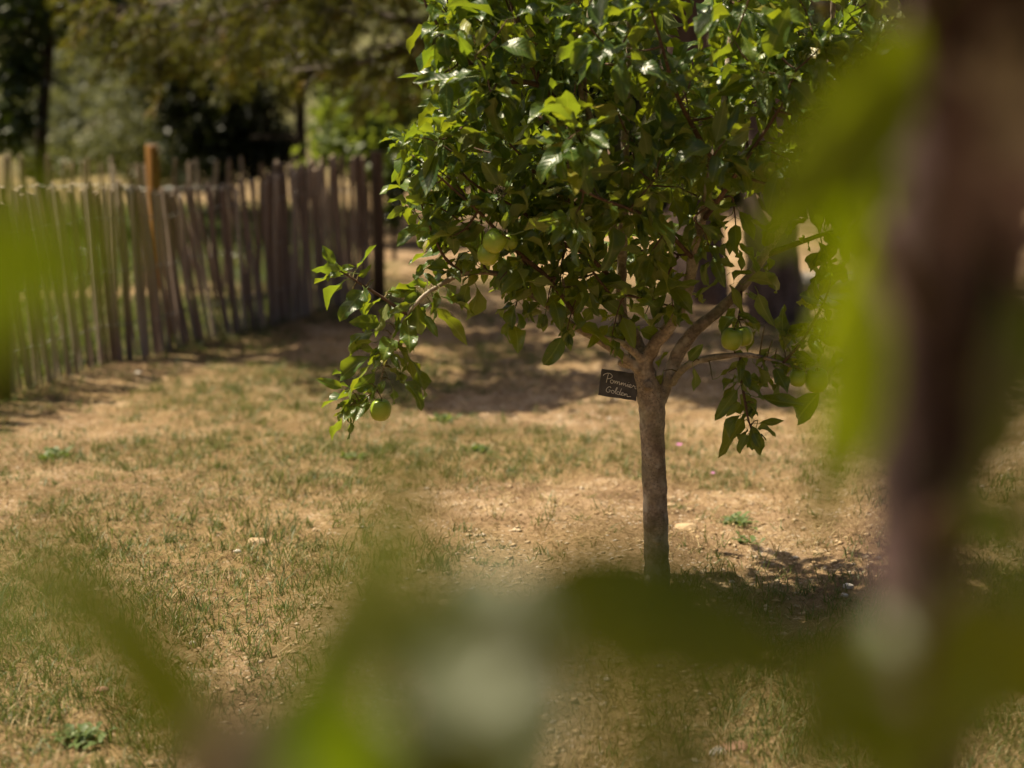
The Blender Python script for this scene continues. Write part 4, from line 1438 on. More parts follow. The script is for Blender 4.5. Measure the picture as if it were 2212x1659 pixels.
for lim_, a_, b_, f_ in ((limb_D, 3, 7, 0.35), (limb_F, 6, 10, 0.4), (limb_C, 0, 6, 0.45), (limb_B, 3, 7, 0.5), (limb_A, 5, 9, 0.4)):
    q = resample(*chain(lim_[a_:b_]), 4)[0]
    dress_twig(q, 0.05, 0.035, 0.06, 0.11, None, 0.4, f_)
dress_twig(branch_paths[1], 0.1, 0.026, 0.06, 0.09, None, 0.1, 0.9)
dress_twig(branch_paths[0], 0.1, 0.04, 0.06, 0.09, None, 0.1, 0.6)
dress_twig(branch_paths[9], 0.1, 0.03, 0.06, 0.10, None, 0.2)
dress_twig(branch_paths[8], 0.3, 0.035, 0.05, 0.085, None, 0.2)
dress_twig(branch_paths[10], 0.1, 0.022, 0.05, 0.095, None, 0.3)
dress_twig(branch_paths[11], 0.1, 0.022, 0.05, 0.085, None, 0.3)
lowA = resample(*chain(limb_A[8:]), 4)[0]
dress_twig(lowA, 0.05, 0.03, 0.06, 0.105, None, 0.2)
lowG = resample(*chain(limb_G[3:]), 4)[0]
dress_twig(lowG, 0.05, 0.022, 0.05, 0.10, None, 0.3)

# arching shoots that break the outline of the crown
for (u0, v0, u1, v1, dy) in [(1010, 130, 925, -30, -.2), (990, 340, 880, 300, -.22), (1000, 415, 905, 362, -.22), (1010, 490, 890, 440, -.2), (1070, 60, 985, -70, -.15), (1020, 255, 945, 238, -.2), (1100, 20, 1060, -80, -.1),
                             (1260, 620, 1225, 712, -.15), (1150, 590, 1105, 690, -.14), (1350, 640, 1322, 725, -.1), (1440, 600, 1455, 672, -.1), (1580, 425, 1592, 520, -.1), (1750, 455, 1782, 560, .0), (1690, 385, 1702, 470, .05),
                             (1830, 440, 1822, 560, .0), (1880, 300, 1925, 330, -.05), (1500, 470, 1540, 560, -.2), (1200, 600, 1180, 668, -.2)]:
    a, e = P(u0, v0, Y0 + dy), P(u1, v1, Y0 + dy + rt.uniform(-.05, .05))
    mid = a.lerp(e, 0.55) + Vector((0, 0, 0.02))
    w0 = min(skel, key=lambda pr: (pr[0] - a).length)[0]
    q, r2 = resample([w0, a, mid, e], [0.004, 0.003, 0.002, 0.0012], 4)
    twig_mb.tube(q, r2, 5, cap=False)
    dress_twig(q[3:], 0.15, 0.024, 0.06, 0.105, None, 0.15)
# leaves of the low boughs, one by one
AX = lambda x, y: (691 + x * .1562, 518 + y * .1562)
BX = lambda x, y: (662.4 + x * .1562, 720 + y * .1562)
GX_ = lambda x, y: (1152 + x * .3646, 576 + y * .3646)
L1 = [(420, 450, 10, 380), (300, 500, 0, 550), (480, 430, 690, 180), (510, 530, 650, 410), (400, 520, 90, 800), (660, 650, 370, 990), (860, 790, 480, 1140), (400, 830, 300, 1040), (950, 830, 830, 1150),
      (870, 1150, 540, 1140), (940, 930, 910, 1270), (760, 1270, 410, 1370), (740, 1400, 430, 1470), (1340, 870, 1410, 1610), (1280, 900, 1060, 1590), (1530, 870, 1400, 1000), (1430, 1000, 1570, 1240),
      (1600, 930, 1990, 1380), (1640, 770, 2040, 970), (1500, 580, 1800, 690), (1350, 700, 1000, 620), (1350, 660, 1050, 740), (1600, 260, 1370, 480), (1880, 260, 1560, 490), (1890, 440, 1700, 470), (1960, 250, 1930, 400),
      (2090, 340, 1950, 300), (2170, 600, 2150, 990), (1450, 760, 1230, 820), (1620, 640, 1480, 480), (1750, 560, 1830, 430), (2050, 470, 2230, 380), (900, 780, 1080, 700), (1150, 860, 1000, 1010), (1240, 960, 1090, 1120), (1500, 620, 1330, 560)]
L2 = [(900, 300, 500, 550), (880, 420, 650, 800), (1050, 130, 900, 430), (640, 600, 410, 570), (540, 770, 260, 670), (620, 850, 280, 960), (960, 530, 720, 760), (880, 850, 590, 1060), (850, 860, 670, 1200),
      (900, 970, 700, 1110), (600, 930, 430, 1100), (590, 960, 480, 1130), (500, 1150, 380, 1400), (590, 1090, 570, 1390), (1370, 300, 1480, 620), (1460, 370, 1720, 830), (1330, 640, 1600, 930), (1180, 720, 1250, 960),
      (1230, 540, 1340, 650), (1280, 160, 1450, 120), (1150, 480, 1260, 580), (1090, 300, 960, 390), (1100, 620, 1050, 720), (800, 720, 600, 800), (1000, 700, 860, 900), (940, 240, 620, 190), (1150, 250, 1280, 140)]
L3 = [(1230, 700, 1120, 850), (1310, 770, 1530, 850), (1250, 890, 1100, 1140), (1320, 950, 1285, 1085), (1330, 930, 1455, 935), (1500, 590, 1440, 765), (1360, 650, 1430, 740), (1700, 740, 1530, 935), (1660, 330, 1490, 430),
      (1480, 440, 1465, 270), (1340, 340, 1240, 290), (1220, 330, 1130, 430), (1250, 310, 1150, 170), (1130, 60, 1010, 150), (1250, 90, 1400, 75), (1360, 70, 1470, 130), (1330, 160, 1390, 310), (1180, 90, 1240, 20), (1330, 360, 1280, 460),
      (1100, 650, 1230, 590), (1180, 640, 1260, 690), (950, 600, 970, 715), (915, 560, 970, 490), (620, 370, 750, 420), (500, 350, 420, 430), (560, 300, 420, 190), (540, 330, 480, 450), (1190, 500, 1250, 560), (1420, 500, 1340, 560),
      (1540, 500, 1640, 560), (1620, 470, 1700, 400), (1700, 430, 1850, 470), (1740, 450, 1700, 560), (1580, 540, 1500, 620), (1640, 120, 1710, 20), (1690, 250, 1580, 190), (1730, 280, 1690, 420), (1690, 200, 1740, 300), (1300, 790, 1260, 720),
      (1310, 830, 1270, 870), (1290, 720, 1350, 640), (1230, 880, 1160, 780), (1400, 470, 1350, 580), (640, 300, 560, 360), (720, 200, 640, 260), (780, 130, 700, 170), (740, 330, 800, 230), (350, 240, 430, 300), (400, 210, 320, 300), (760, 640, 720, 720), (740, 600, 780, 520),
      (560, 160, 420, 100), (700, 100, 800, 40), (640, 60, 560, 10), (480, 120, 330, 90)]
for conv, lst, dy0 in ((AX, L1, -.12), (BX, L2, -.11), (GX_, L3, -.08)):
    for x0, y0, x1, y1 in lst:
        u0, v0 = conv(x0, y0)
        u1, v1 = conv(x1, y1)
        if lst is L3 and x0 < 850:
            dy = rt.uniform(-0.09, 0.02)
        else:
            dy = dy0 + rt.uniform(-0.04, 0.04)
        a = P(u0, v0, Y0 + dy)
        e = P(u1, v1, Y0 + dy + rt.uniform(-0.035, 0.035))
        d = e - a
        ln = d.length
        a = a - d.normalized() * ln * 0.30
        up = Vector((0, -0.75, 0.75)) + rv(0.5)
        if rt.random() < 0.3:
            up = Vector((0, 0.5, 0.9)) + rv(0.4)
        put_leaf(a, d, up, min(max(ln * 1.24, 0.045), 0.13))
        # a spur back to the nearest wood
        best = min(skel, key=lambda pr: (pr[0] - a).length)[0]
        gap = (best - a).length
        if 0.006 < gap < 0.09:
            shoot_mb.tube([best, (best + a) / 2 + Vector((0, 0, 0.006)), a], [0.0022, 0.0016, 0.0011], 4, cap=False)

obj('twigs', twig_mb.mesh('twigs'), M_twig, tree_root, kind='stuff')
obj('leaf_stalks', shoot_mb.mesh('leaf_stalks'), M_shoot, tree_root, kind='stuff')

CLEAR = [(1068, 521, 24), (1056, 549, 20), (822, 886, 22), (1581, 733, 19), (1606, 727, 15), (1764, 822, 20), (1723, 817, 12)]
kept = []
for k, M in leaves:
    c = M @ Vector((0, 0.8, 0))
    e = M @ Vector((0, 1.25, -0.15))
    bad = False
    for q in (c, e, M @ Vector((0, 0.45, 0))):
        u_, v_, d_ = to_px(q)
        if q.y < Y0 + 0.03:
            bad = bad or any((u_ - a) ** 2 + (v_ - b) ** 2 < (r * 1.25) ** 2 for a, b, r in CLEAR)
            bad = bad or (1285 < u_ < 1385 and 790 < v_ < 872)
    if not bad:
        kept.append((k, M))
leaves = kept
# which leaves show largest: rays from the lens
allV, allF, own, o = [], [], [], 0
for i, (k, M) in enumerate(leaves):
    A = np.array(M)
    v = LEAF[k][0] @ A[:3, :3].T + A[:3, 3]
    allV.append(v)
    allF.append(LEAF[k][1] + o)
    own += [i] * len(LEAF[k][1])
    o += len(v)
bv = BVHTree.FromPolygons(np.concatenate(allV).tolist(), np.concatenate(allF).tolist(), all_triangles=True)
eye = Vector((0, 0, CAM_H))
score = []
for i, v in enumerate(allV):
    bl = v[9:]
    s = 0
    us = [to_px(p) for p in bl[::4]]
    ua, va = [p[0] for p in us], [p[1] for p in us]
    if max(ua) < 0 or min(ua) > 2212 or max(va) < 0 or min(va) > 1659:
        continue
    area = (max(ua) - min(ua)) * (max(va) - min(va))
    vis = 0
    for p in bl[6:30:3]:
        d = Vector(p) - eye
        hit = bv.ray_cast(eye, d.normalized())
        if hit[2] is not None and own[hit[2]] == i:
            vis += 1
    if vis:
        score.append((area * vis, i))
score.sort(reverse=True)
single = {i for _, i in score[:285]}
for i in single:
    k, M = leaves[i]
    obj('leaf', LEAF_MESH[k], None, tree_root, mw=M)
rest = [i for i in range(len(leaves)) if i not in single]
Vs, Fs, Ls, Ts, o = [], [], [], [], 0
for i in rest:
    k = leaves[i][0]
    Vs.append(allV[i])
    Fs.append(LEAF[k][1] + o)
    Ls.append(LEAF[k][2])
    Ts.append(np.full(len(allV[i]), rt.random()))
    o += len(allV[i])
obj('foliage', np_mesh('foliage', np.concatenate(Vs), np.concatenate(Fs), {'luv': ('FLOAT_VECTOR', np.concatenate(Ls)), 'tone': ('FLOAT', np.concatenate(Ts))}), M_leaf_a, tree_root, kind='stuff')
print('apple leaves', len(leaves), 'single', len(single))


# ------------------------------------------------------------------ apples
def apple_mesh():
    prof = [(0.0, 0.72), (0.10, 0.76), (0.22, 0.90), (0.40, 0.985), (0.62, 0.95), (0.82, 0.76), (0.95, 0.42), (1.0, 0.08), (0.97, -0.28), (0.86, -0.60), (0.68, -0.84), (0.46, -0.95), (0.26, -0.93), (0.12, -0.86), (0.0, -0.82)]
    n = 24
    vs, fs = [], []
    for i, (r, z) in enumerate(prof):
        for k in range(n):
            a = 2 * math.pi * k / n
            lob = 1 + 0.03 * math.cos(5 * a) * (1 if abs(z) > 0.6 else 0.3)
            vs.append((r * math.cos(a) * lob, r * math.sin(a) * lob, z))
    for i in range(len(prof) - 1):
        for k in range(n):
            k2 = (k + 1) % n
            fs.append((i * n + k, (i + 1) * n + k, (i + 1) * n + k2, i * n + k2))
    m2 = MB()
    m2.add([Vector(p) for p in vs], fs)
    return m2.mesh('apple')


for j, (u, v, dy, r, tx_, ty_) in enumerate([(822, 886, -.12, 22.5, .1, .05), (1068, 521, -.30, 23, .5, .2), (1055, 549, -.28, 22, .3, -.4), (1101, 522, -.24, 17, -.4, 0), (1581, 733, -.08, 23, .2, .1), (1606, 727, -.06, 20, -.25, .1),
                                             (1723, 817, -.11, 18, .1, 0), (1764, 822, -.10, 25, 0, .2), (1786, 190, -.1, 15, 0, 0), (1735, 94, -.12, 14, .2, 0)]):
    c = P(u, v, Y0 + dy)
    rr_ = r * PXM
    Mx = Matrix.Translation(c) @ Matrix.Rotation(tx_, 4, 'Y') @ Matrix.Rotation(ty_, 4, 'X') @ Matrix.Rotation(j * 1.3, 4, 'Z')
    if j == 0:
        AM = apple_mesh()
    me = AM.copy()
    me.transform(Matrix.Diagonal((rr_, rr_, rr_ * 1.0, 1)))
    ap = obj('apple', me, M_apple, tree_root, mw=Mx)
    st = MB()
    top = Mx @ Vector((0, 0, rr_ * 0.72))
    near = min(skel, key=lambda pr: (pr[0] - (c + Vector((0, 0, rr_ * 1.4)))).length)[0]
    if (near - top).length > 0.09:
        near = top + (near - top).normalized() * 0.05
    st.tube([top, top + (Mx.to_3x3() @ Vector((0, 0, rr_ * 0.45))), near], [0.0016, 0.0016, 0.0018], 6, sub=3)
    so = bpy.data.objects.new('stem', st.mesh('stem'))
    so.data.materials.append(M_shoot)
    COL.objects.link(so)
    so.parent = ap
    so.matrix_parent_inverse = Mx.inverted()

# ------------------------------------------------------------------ the slate label
lc = P(1337, 831, Y0 + 0.012)
sg = thing('plant_label', 'small black slate label handwritten Pommier Golden, hanging at the fork', 'label', lc)
LW, LH, LT = 0.107, 0.0745, 0.005
LM = Matrix.Translation(lc) @ Matrix.Rotation(R(6.5), 4, 'Y') @ Matrix.Rotation(R(-10), 4, 'Z') @ Matrix.Rotation(R(-6), 4, 'X')
rg = random.Random(8)
m2 = MB()
nn = 10
ring = []
for i in range(nn):
    ring.append((-LW / 2 + LW * i / nn, -LH / 2))
for i in range(8):
    ring.append((LW / 2, -LH / 2 + LH * i / 8))
for i in range(nn):
    ring.append((LW / 2 - LW * i / nn, LH / 2))
for i in range(8):
    ring.append((-LW / 2, LH / 2 - LH * i / 8))
ring = [(x + rg.uniform(-.0009, .0009), z + rg.uniform(-.0009, .0009)) for x, z in ring]
k = len(ring)
vs = [(x * 0.985, -LT / 2, z * 0.98) for x, z in ring] + [(x, 0, z) for x, z in ring] + [(x * 0.985, LT / 2, z * 0.98) for x, z in ring]
fs = [tuple(range(k)), tuple(2 * k + i for i in range(k - 1, -1, -1))]
for a in (0, 1):
    for i in range(k):
        i2 = (i + 1) % k
        fs.append((a * k + i, (a + 1) * k + i, (a + 1) * k + i2, a * k + i2))
m2.add([Vector(p) for p in vs], fs)
obj('slate', m2.mesh('slate', False), M_slate, sg, mw=LM)
# handwriting: strokes as pen lines (unit = height of a small letter)
circ = lambda cx, cy, rx, ry, a0=20, a1=380, n=12: [(cx + rx * math.cos(R(a0 + (a1 - a0) * i / n)), cy + ry * math.sin(R(a0 + (a1 - a0) * i / n))) for i in range(n + 1)]
ROW1 = [[(0.55, -0.15), (0.62, 0.9), (0.75, 2.1)], [(-0.35, 1.35), (-0.15, 1.75), (0.5, 2.2), (1.2, 2.25), (1.65, 1.85), (1.5, 1.3), (1.0, 0.95), (0.68, 0.95)], circ(1.75, 0.42, 0.36, 0.42),
        [(2.1, 0.55), (2.4, 0.8), (2.45, 0.1)], [(2.45, 0.2), (2.75, 0.8), (2.95, 0.7), (2.95, 0.1)], [(2.95, 0.2), (3.25, 0.8), (3.45, 0.7), (3.48, 0.1), (3.75, 0.3)],
        [(3.75, 0.3), (3.95, 0.8), (3.97, 0.1)], [(3.97, 0.2), (4.25, 0.75), (4.42, 0.65), (4.42, 0.1)], [(4.42, 0.2), (4.7, 0.75), (4.87, 0.65), (4.9, 0.12), (5.15, 0.25)],
        [(5.15, 0.25), (5.4, 0.75), (5.42, 0.1), (5.65, 0.2)], [(5.48, 1.15), (5.54, 1.22)], [(5.65, 0.25), (6.1, 0.5), (5.98, 0.85), (5.7, 0.6), (5.78, 0.12), (6.15, 0.08), (6.45, 0.4)],
        [(6.45, 0.4), (6.62, 0.85), (6.66, 0.62), (7.0, 0.65), (7.02, 0.2), (7.35, 0.05)]]
ROW2 = [[(1.75, -1.15), (1.45, -0.95), (1.0, -1.3), (0.75, -1.95), (0.95, -2.4), (1.4, -2.35), (1.65, -2.0), (1.65, -1.8), (1.3, -1.8)], circ(2.25, -2.05, 0.34, 0.36), [(2.6, -2.0), (2.95, -1.6), (3.15, -0.75), (2.95, -0.9), (2.82, -1.8), (2.95, -2.35), (3.15, -2.25)],
        circ(3.5, -2.05, 0.32, 0.36), [(4.1, -0.7), (3.88, -1.8), (3.95, -2.35), (4.2, -2.2)], [(4.2, -2.1), (4.6, -1.85), (4.5, -1.6), (4.22, -1.8), (4.28, -2.3), (4.65, -2.3), (4.9, -2.0)], [(4.9, -2.0), (5.0, -1.7), (5.02, -2.35)], [(5.02, -2.2), (5.3, -1.75), (5.5, -1.85), (5.55, -2.3), (6.0, -2.2), (6.4, -2.15)]]
m2 = MB()
U = 0.0128
for st in ROW1 + ROW2:
    pts = [Vector((-0.042 + x * U * 0.97, -LT / 2 - 0.0006, 0.0035 + y * U * 0.86 - 0.0012 * x)) for x, y in st]
    m2.tube(pts, [0.0009] * len(pts), 5, sub=3)
obj('lettering', m2.mesh('lettering'), M_chalk, sg, mw=LM)
m2 = MB()
w0 = LM @ Vector((0.035, 0, LH / 2 - 0.008))
m2.tube([w0, LM @ Vector((0.038, -0.006, LH / 2 + 0.006)), P(1362, 772, Y0 - 0.02), P(1372, 758, Y0 + 0.02), LM @ Vector((0.036, 0.006, LH / 2 + 0.004)), w0 + Vector((0, 0.004, 0))], [0.0012] * 6, 5, sub=4)
obj('hanging_wire', m2.mesh('hanging_wire'), M_wire, sg)


# ------------------------------------------------------------------ the near apple tree, close to the lens
YN = 0.86
nb = P(2010, 1600, YN)
near_root = thing('near_apple_tree', 'out-of-focus apple tree close to the lens with pinkish stem and big green leaves', 'tree', (nb.x - 0.02, YN, 0))
mb = MB()


def NP(lst):
    return [P(u, v, y) for u, v, y, r in lst], [r for u, v, y, r in lst]


x0 = nb.x - 0.02
near_tr = [Vector((x0 - 0.03, YN, -0.05)), Vector((x0 - 0.025, YN, 0.15)), Vector((x0 - 0.015, YN, 0.55))] + [P(1985, 1640, YN), P(1990, 1200, YN), P(1988, 900, YN), P(1985, 600, YN), P(2010, 300, YN), P(2040, 0, YN), P(2060, -300, YN), P(2070, -700, YN + 0.02)]
mb.tube(near_tr, [0.045, 0.04, 0.033, 0.0285, 0.0275, 0.0285, 0.028, 0.025, 0.023, 0.021, 0.016], 18, sub=5)
side = [P(2000, 1090, YN), P(2070, 900, YN + .02), P(2125, 640, YN + .03), P(2150, 350, YN + .03), P(2160, 0, YN + .04), P(2180, -350, YN + .06), P(2200, -700, YN + .08)]
mb.tube(side, [0.02, 0.024, 0.027, 0.027, 0.026, 0.02, 0.012], 14, sub=5)
o = obj('trunk', mb.mesh('trunk'), M_near_bark, near_root)
rm = o.modifiers.new('remesh', 'REMESH')
rm.mode = 'VOXEL'
rm.voxel_size = 0.005
rm.use_smooth_shade = True
NEAR_BR = [
    ([near_tr[3] + Vector((0, 0, -0.12)), P(1700, 1960, 0.78), P(1250, 1830, 0.54), P(900, 1680, 0.50), P(650, 1600, 0.48), P(520, 1620, 0.47), P(430, 1740, 0.46)], [0.014, 0.014, 0.016, 0.018, 0.017, 0.014, 0.004]),
    ([P(650, 1600, 0.48), P(300, 1800, 0.42), P(-160, 1750, 0.37), P(-450, 1300, 0.34), P(-460, 900, 0.36), P(-350, 560, 0.43)], [0.008, 0.006, 0.005, 0.004, 0.003, 0.002]),
    ([P(1990, 1180, YN), P(2080, 1080, 0.8), P(2260, 1150, 0.76), P(2330, 1330, 0.74)], [0.008, 0.006, 0.005, 0.002]),
    ([P(2010, 280, YN), P(1990, 60, 0.84), P(1960, -120, 0.82)], [0.009, 0.006, 0.003]),
    ([P(1985, 640, YN), P(1900, 520, 0.82), P(1860, 330, 0.8)], [0.007, 0.005, 0.002]),
    ([P(1990, 1420, YN), P(1960, 1360, 0.75), P(1930, 1290, 0.7)], [0.007, 0.005, 0.003]),
]
for pts, rd in NEAR_BR:
    m2 = MB()
    m2.tube(pts, rd, 9, sub=5)
    obj('branch', m2.mesh('branch'), M_twig, near_root)

# (base u, v, distance) -> (tip u, v, distance), width factor, surface normal
NEAR = [
    ((1975, 60, .82), (1580, 545, .80), 0.80, (0.55, -0.75, 0.1)),
    ((1960, 330, .84), (1750, 560, .83), 0.7, (0.5, -0.8, 0.2)),
    ((1885, 320, .80), (1845, 760, .81), 0.9, (0.8, -0.6, 0.1)),
    ((1875, 520, .74), (1750, 1140, .72), 0.70, (0.6, -0.8, -0.1)),
    ((-330, 540, .44), (330, 600, .43), 1.0, (0.5, -0.8, 0.1)),
    ((-250, 700, .43), (240, 560, .43), 0.8, (0.4, -0.85, 0.2)),
    ((-420, 900, .34), (240, 470, .33), 0.5, (0.5, -0.8, 0.1)),
    # long pale leaf rising from the low bough
    ((540, 1800, .46), (900, 990, .47), 0.58, (0.45, 0.7, -0.5)),
    # thin dark leaf slanting across the lower left
    ((580, 1840, .52), (30, 1120, .55), 0.50, (0.75, -0.6, 0.2)),
    ((-330, 1290, .34), (250, 1330, .33), 0.55, (0.6, 0.6, -0.3)),
    # leaf with the sheen, and the darker ones right of it
    ((1150, 1900, .44), (960, 1150, .52), 0.95, (-0.31, -0.5, 0.8)),
    ((1330, 1880, .46), (1290, 1290, .45), 0.85, (0.75, -0.6, 0.3)),
    ((1450, 1900, .46), (1440, 1360, .45), 0.9, (0.6, -0.7, 0.3)),
    ((1040, 1240, .56), (1720, 1480, .56), 0.85, (0.1, -0.8, 0.6)),
    ((1180, 1290, .58), (1620, 1370, .58), 0.9, (0.2, -0.6, 0.75)),
    ((760, 1840, .44), (640, 1440, .43), 1.1, (0.5, -0.7, 0.45)),
    ((480, 1640, .46), (960, 1650, .46), 1.0, (0.5, -0.7, 0.5)),
    ((1480, 1240, .64), (1150, 1290, .62), 0.5, (0.4, -0.6, 0.7)),
    # lower right
    ((1960, 1290, .62), (1700, 1640, .58), 0.9, (-0.31, -0.5, 0.8)),
    ((2020, 1830, .52), (1760, 1500, .50), 1.2, (0.6, -0.75, 0.3)),
    ((2075, 1085, .74), (2230, 1360, .72), 1.05, (0.6, -0.6, 0.5)),
    ((2330, 1300, .62), (2010, 1640, .56), 1.2, (-0.2, -0.62, 0.74)),
    ((2150, 560, .86), (2190, 1010, .84), 0.8, (0.6, -0.5, 0.3)),
    ((2260, 1150, .66), (2330, 1560, .64), 0.9, (0.5, -0.4, 0.6)),
    ((2230, 620, .80), (2260, 960, .78), 0.9, (0.3, -0.9, 0.3)),
    ((2100, 1700, .52), (2060, 1420, .52), 1.2, (0.6, -0.7, 0.3)),
    ((2400, 700, .45), (2150, 1250, .44), 0.6, (0.5, -0.7, 0.3)),
]
NEAR_MESH = []
for k in range(4):
    me = LEAF_MESH[NVAR + k].copy()
    me.materials.clear()
    me.materials.append(M_leaf_n)
    NEAR_MESH.append(me)
for j, (a, c, wf, nrm) in enumerate(NEAR):
    A, C = P(*a), P(*c)
    d = C - A
    M = leaf_matrix(A - d * 0.28, d, Vector(nrm), d.length * 1.0)
    M = M @ Matrix.Diagonal((wf, 1, wf, 1))
    obj('leaf', NEAR_MESH[j % 4], None, near_root, mw=M)
# its unseen crown above the picture, stretched over the lens to shade the low leaves
rq = random.Random(77)
Vs, Fs, Ls, Ts, o_ = [], [], [], [], 0
tw2 = MB()
SUNNY = [(P(1810, 300, .81), .09), (P(1810, 800, .79), .08), (P(60, 580, .475), .1), (P(-60, 700, .36), .1), (P(120, 600, .355), .1), (P(760, 1330, .43), .05), (P(60, 1330, .335), .04),
         (P(1940, 150, .84), .10), (P(1940, 400, .84), .10), (P(1940, 650, .84), .10), (P(1940, 900, .84), .10), (P(1940, 1100, .84), .10), (P(1960, 1300, .84), .06),
         (P(1030, 1420, .49), .05), (P(1070, 1580, .47), .05), (P(1830, 1450, .6), .025), (P(2150, 1480, .59), .04)]


def in_gap(p):
    """keep the sun flecks open that light a few of the low leaves and the stem"""
    for q, r in SUNNY:
        d = p - q
        k = d.dot(to_sun)
        if k > 0 and (d - to_sun * k).length < r + 0.035:
            return True
    return False


crown_arm = [P(2060, -300, YN), Vector((0.1, 0.55, 1.85)), Vector((-0.25, 0.2, 2.05)), Vector((-0.7, -0.15, 2.15))]
m2 = MB()
m2.tube(crown_arm, [0.018, 0.014, 0.01, 0.004], 9, sub=5)
obj('branch', m2.mesh('branch'), M_twig, near_root)
arm, _ = resample(crown_arm, [0] * 4, 12)
crown_arm2 = [arm[6], Vector((-0.15, 0.6, 1.95)), Vector((-0.5, 0.62, 2.02)), Vector((-0.85, 0.6, 2.0))]
m2 = MB()
m2.tube(crown_arm2, [0.012, 0.01, 0.008, 0.003], 9, sub=5)
obj('branch', m2.mesh('branch'), M_twig, near_root)
arm += resample(crown_arm2, [0] * 4, 12)[0]
for i in range(230):
    s = rq.choice(arm) if i % 4 else P(2060 + rq.uniform(-10, 60), rq.uniform(-650, -250), YN)
    a = rq.uniform(0, 6.28)
    ln = rq.uniform(0.15, 0.5)
    e = s + Vector((math.cos(a) * ln, math.sin(a) * ln, rq.uniform(-0.1, 0.4)))
    uu, vv, dd = to_px(e)
    if (vv > -60 and dd > 0) or (Vector((0, 0, CAM_H)) - e).length < 0.35:
        continue
    tw2.tube([s, s.lerp(e, 0.5) + Vector((0, 0, 0.03)), e], [0.005, 0.0035, 0.002], 5)
    for k in range(13):
        p = s.lerp(e, rq.uniform(0.15, 1))
        if in_gap(p) or (p - eye).length < 0.3:
            continue
        d = Vector((rq.gauss(0, 1), rq.gauss(0, 1), rq.gauss(-0.1, 0.5)))
        M = leaf_matrix(p, d, Vector((rq.gauss(0, .4), rq.gauss(0, .4), 1)), rq.uniform(0.06, 0.11))
        kk = rq.randrange(NVAR)
        A = np.array(M)
        v = LEAF[kk][0] @ A[:3, :3].T + A[:3, 3]
        tips = [to_px(q) for q in v[::6]]
        if any(-100 < q[1] < 1760 and -100 < q[0] < 2320 and q[2] > 0 for q in tips):
            continue
        Vs.append(v)
        Fs.append(LEAF[kk][1] + o_)
        Ls.append(LEAF[kk][2])
        Ts.append(np.full(len(v), rq.random()))
        o_ += len(v)
obj('twigs', tw2.mesh('twigs'), M_twig, near_root, kind='stuff')
obj('foliage', np_mesh('near_foliage', np.concatenate(Vs), np.concatenate(Fs), {'luv': ('FLOAT_VECTOR', np.concatenate(Ls)), 'tone': ('FLOAT', np.concatenate(Ts))}), M_leaf_a, near_root, kind='stuff')

# ------------------------------------------------------------------ stones, weeds, flowers
def stone_mesh(seed, sx, sy, sz):
    import bmesh
    rg = random.Random(seed)
    bm = bmesh.new()
    bmesh.ops.create_icosphere(bm, subdivisions=2, radius=1.0)
    for vt in bm.verts:
        n = vt.co.copy()
        f = 1 + 0.16 * math.sin(n.x * 3.1 + seed) * math.cos(n.y * 2.7 + seed * 2) + rg.uniform(-0.07, 0.07)
        vt.co = Vector((n.x * sx * f, n.y * sy * f, max(n.z, -0.6) * sz * f))
    me = bpy.data.meshes.new('stone')
    bm.to_mesh(me)
    bm.free()
    return me


STN = [
    (557, 1172, 26, 8, M_stone_tan, 'long flat tan stone lying in the thin grass on the left'),
    (512, 1198, 9, 5, M_stone_white, 'small whitish stone just below the long flat tan stone'),
    (970, 1310, 24, 9, M_stone_tan, 'broad tan stone left of the apple stem foot, beside a paler one'),
    (1008, 1314, 13, 7, M_stone_white, 'paler squarish stone touching the broad tan stone near the stem foot'),
    (945, 1386, 15, 10, M_stone_tan, 'roundish tan stone in the shade below the two stones'),
    (1553, 1626, 19, 10, M_stone_white, 'smooth white pebble at the bottom edge, right of the blurred leaves'),
    (1588, 1617, 34, 7, M_stone_red, 'long reddish stone beside the smooth white pebble'),
    (1445, 1094, 15, 5, M_stone_tan, 'small pale stone just right of the apple stem'),
    (1483, 1146, 26, 10, M_stone_tan, 'flat sandy stone to the right of the apple stem, behind the weeds'),
    (1832, 1276, 11, 8, M_stone_white, 'white stone on the sunny patch near the blurred stem'),
    (1824, 1292, 8, 5, M_stone_white, 'small white stone touching the foot of the sunny white stone'),
    (1768, 1198, 15, 7, M_stone_tan, 'tan rock half sunk in the bare soil, farthest right behind the white stones'),
    (680, 1152, 8, 6, M_stone_tan, 'small round ochre stone alone in the grass'),
    (218, 1496, 17, 8, M_stone_red, 'brown stone at lower left under the dark blurred leaf'),
    (415, 1388, 8, 6, M_stone_white, 'small white stone below the dark diagonal leaf blur'),
    (300, 815, 8, 5, M_stone_white, 'whitish stone at the foot of the long fence'),
]
for j, (u, v, a, c, mt, lab) in enumerate(STN):
    p = PG(u, v)
    s = (p - eye).length / FOCAL_PX
    me = stone_mesh(j + 5, a * s, max(a * 0.75, c) * s, c * s * 1.1)
    o = obj('stone', me, mt, mw=Matrix.Translation((p.x, p.y, hz(p.x, p.y) + c * s * 0.12)) @ Matrix.Rotation(rt.uniform(-.3, .3), 4, 'Z'))
    tag(o, lab, 'stone', 'loose stones on the ground')


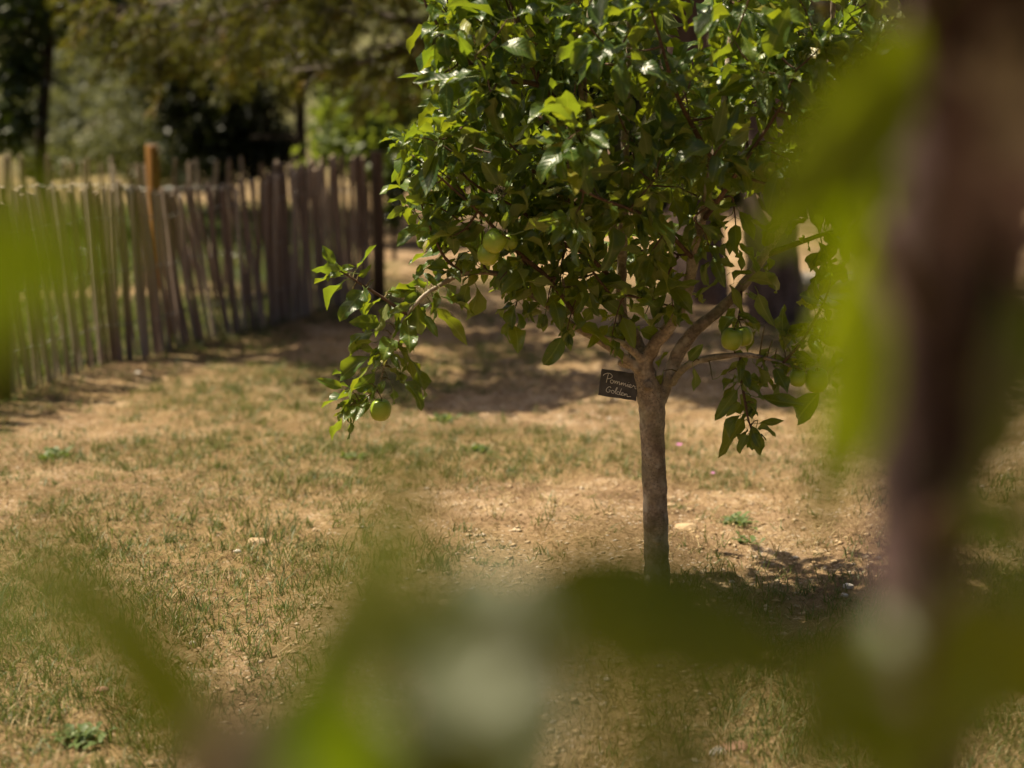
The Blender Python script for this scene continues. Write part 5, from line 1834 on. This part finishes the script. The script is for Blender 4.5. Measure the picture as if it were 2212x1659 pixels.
def weed(u, v, size, n, lab, seed, flat=0.5):
    rg = random.Random(seed)
    p = PG(u, v)
    z = hz(p.x, p.y)
    root = thing('weed', lab, 'weed', (p.x, p.y, z), 'green weeds in the dry turf')
    Vs, Fs, Ts, o = [], [], [], 0
    for i in range(n):
        a = rg.uniform(0, 6.28)
        L = size * rg.uniform(0.5, 1.1)
        w = L * rg.uniform(0.14, 0.24)
        el = rg.uniform(0.2, 1.2) * (1 - flat * 0.5)
        d = Vector((math.cos(a) * math.cos(el), math.sin(a) * math.cos(el), math.sin(el)))
        s = Vector((-math.sin(a), math.cos(a), 0))
        b0 = Vector((p.x + rg.gauss(0, size * .4), p.y + rg.gauss(0, size * .5), z))
        m_ = b0 + d * L * 0.55
        t_ = b0 + d * L * 0.95 + Vector((0, 0, -0.25 * L * math.cos(el)))
        Vs.append(np.array([b0 - s * w * .2, b0 + s * w * .2, m_ + s * w, m_ + Vector((0, 0, -0.06 * L)), m_ - s * w, t_]))
        Fs.append(np.array([(0, 1, 3), (1, 2, 3), (0, 3, 4), (3, 2, 5), (4, 3, 5)]) + o)
        Ts.append(np.full(6, rg.random()))
        o += 6
    obj('leaves', np_mesh('weed_leaves', np.concatenate(Vs), np.concatenate(Fs), {'tone': ('FLOAT', np.concatenate(Ts))}, False), M_weed, root)
    return root


weed(1590, 1142, 0.05, 60, 'grassy green weed clump on the bare soil right of the apple stem', 1)
weed(1606, 1178, 0.04, 26, 'small broad-leaved grey-green weed below the grassy clump', 2, 0.8)
weed(758, 1000, 0.05, 46, 'pale yellow-green weed under the hanging apple', 3)
weed(955, 905, 0.06, 60, 'dark green weed tuft in the shade beyond the hanging apple', 4)
weed(115, 985, 0.07, 60, 'leafy green weed at the left edge of the turf', 5)
weed(1030, 975, 0.06, 60, 'green weed tuft midway between hanging apple and stem', 6)
weed(170, 1600, 0.05, 60, 'low green weed at the bottom left corner', 7, 0.7)


def flower(u, v, z, mt, lab, size, cat, n=9):
    q = PG(u, v, z)
    zg = hz(q.x, q.y)
    root = thing('flower', lab, cat, (q.x, q.y, zg))
    m2 = MB()
    m2.tube([(q.x, q.y, zg - 0.01), (q.x + 0.004, q.y, zg + (q.z - zg) * 0.6), (q.x, q.y, q.z)], [0.001, 0.001, 0.0012], 5)
    obj('stem', m2.mesh('stem'), M_shoot, root)
    for i in range(n):
        a = 6.283 * i / n + 0.1 * (i % 3)
        d = Vector((math.cos(a), math.sin(a), 0.25))
        s = Vector((-math.sin(a), math.cos(a), 0))
        vs = [q, q + d * size * .55 + s * size * .3, q + d * size + s * size * .12, q + d * size - s * size * .12, q + d * size * .55 - s * size * .3]
        m3 = MB()
        m3.add(vs, [(0, 1, 2), (0, 2, 3), (0, 3, 4)])
        obj('petal', m3.mesh('petal', False), mt, root)
    return root


flower(1467, 961, 0.05, M_pink, 'tiny pink flower in the turf right of the apple stem', 0.013, 'flower')
flower(1540, 1022, 0.035, M_pink, 'fainter pink flower nearer the hanging right-hand leaves', 0.009, 'flower', 7)
flower(1862, 902, 0.10, M_red, 'red flower half hidden beside the blurred stem', 0.055, 'flower', 8)
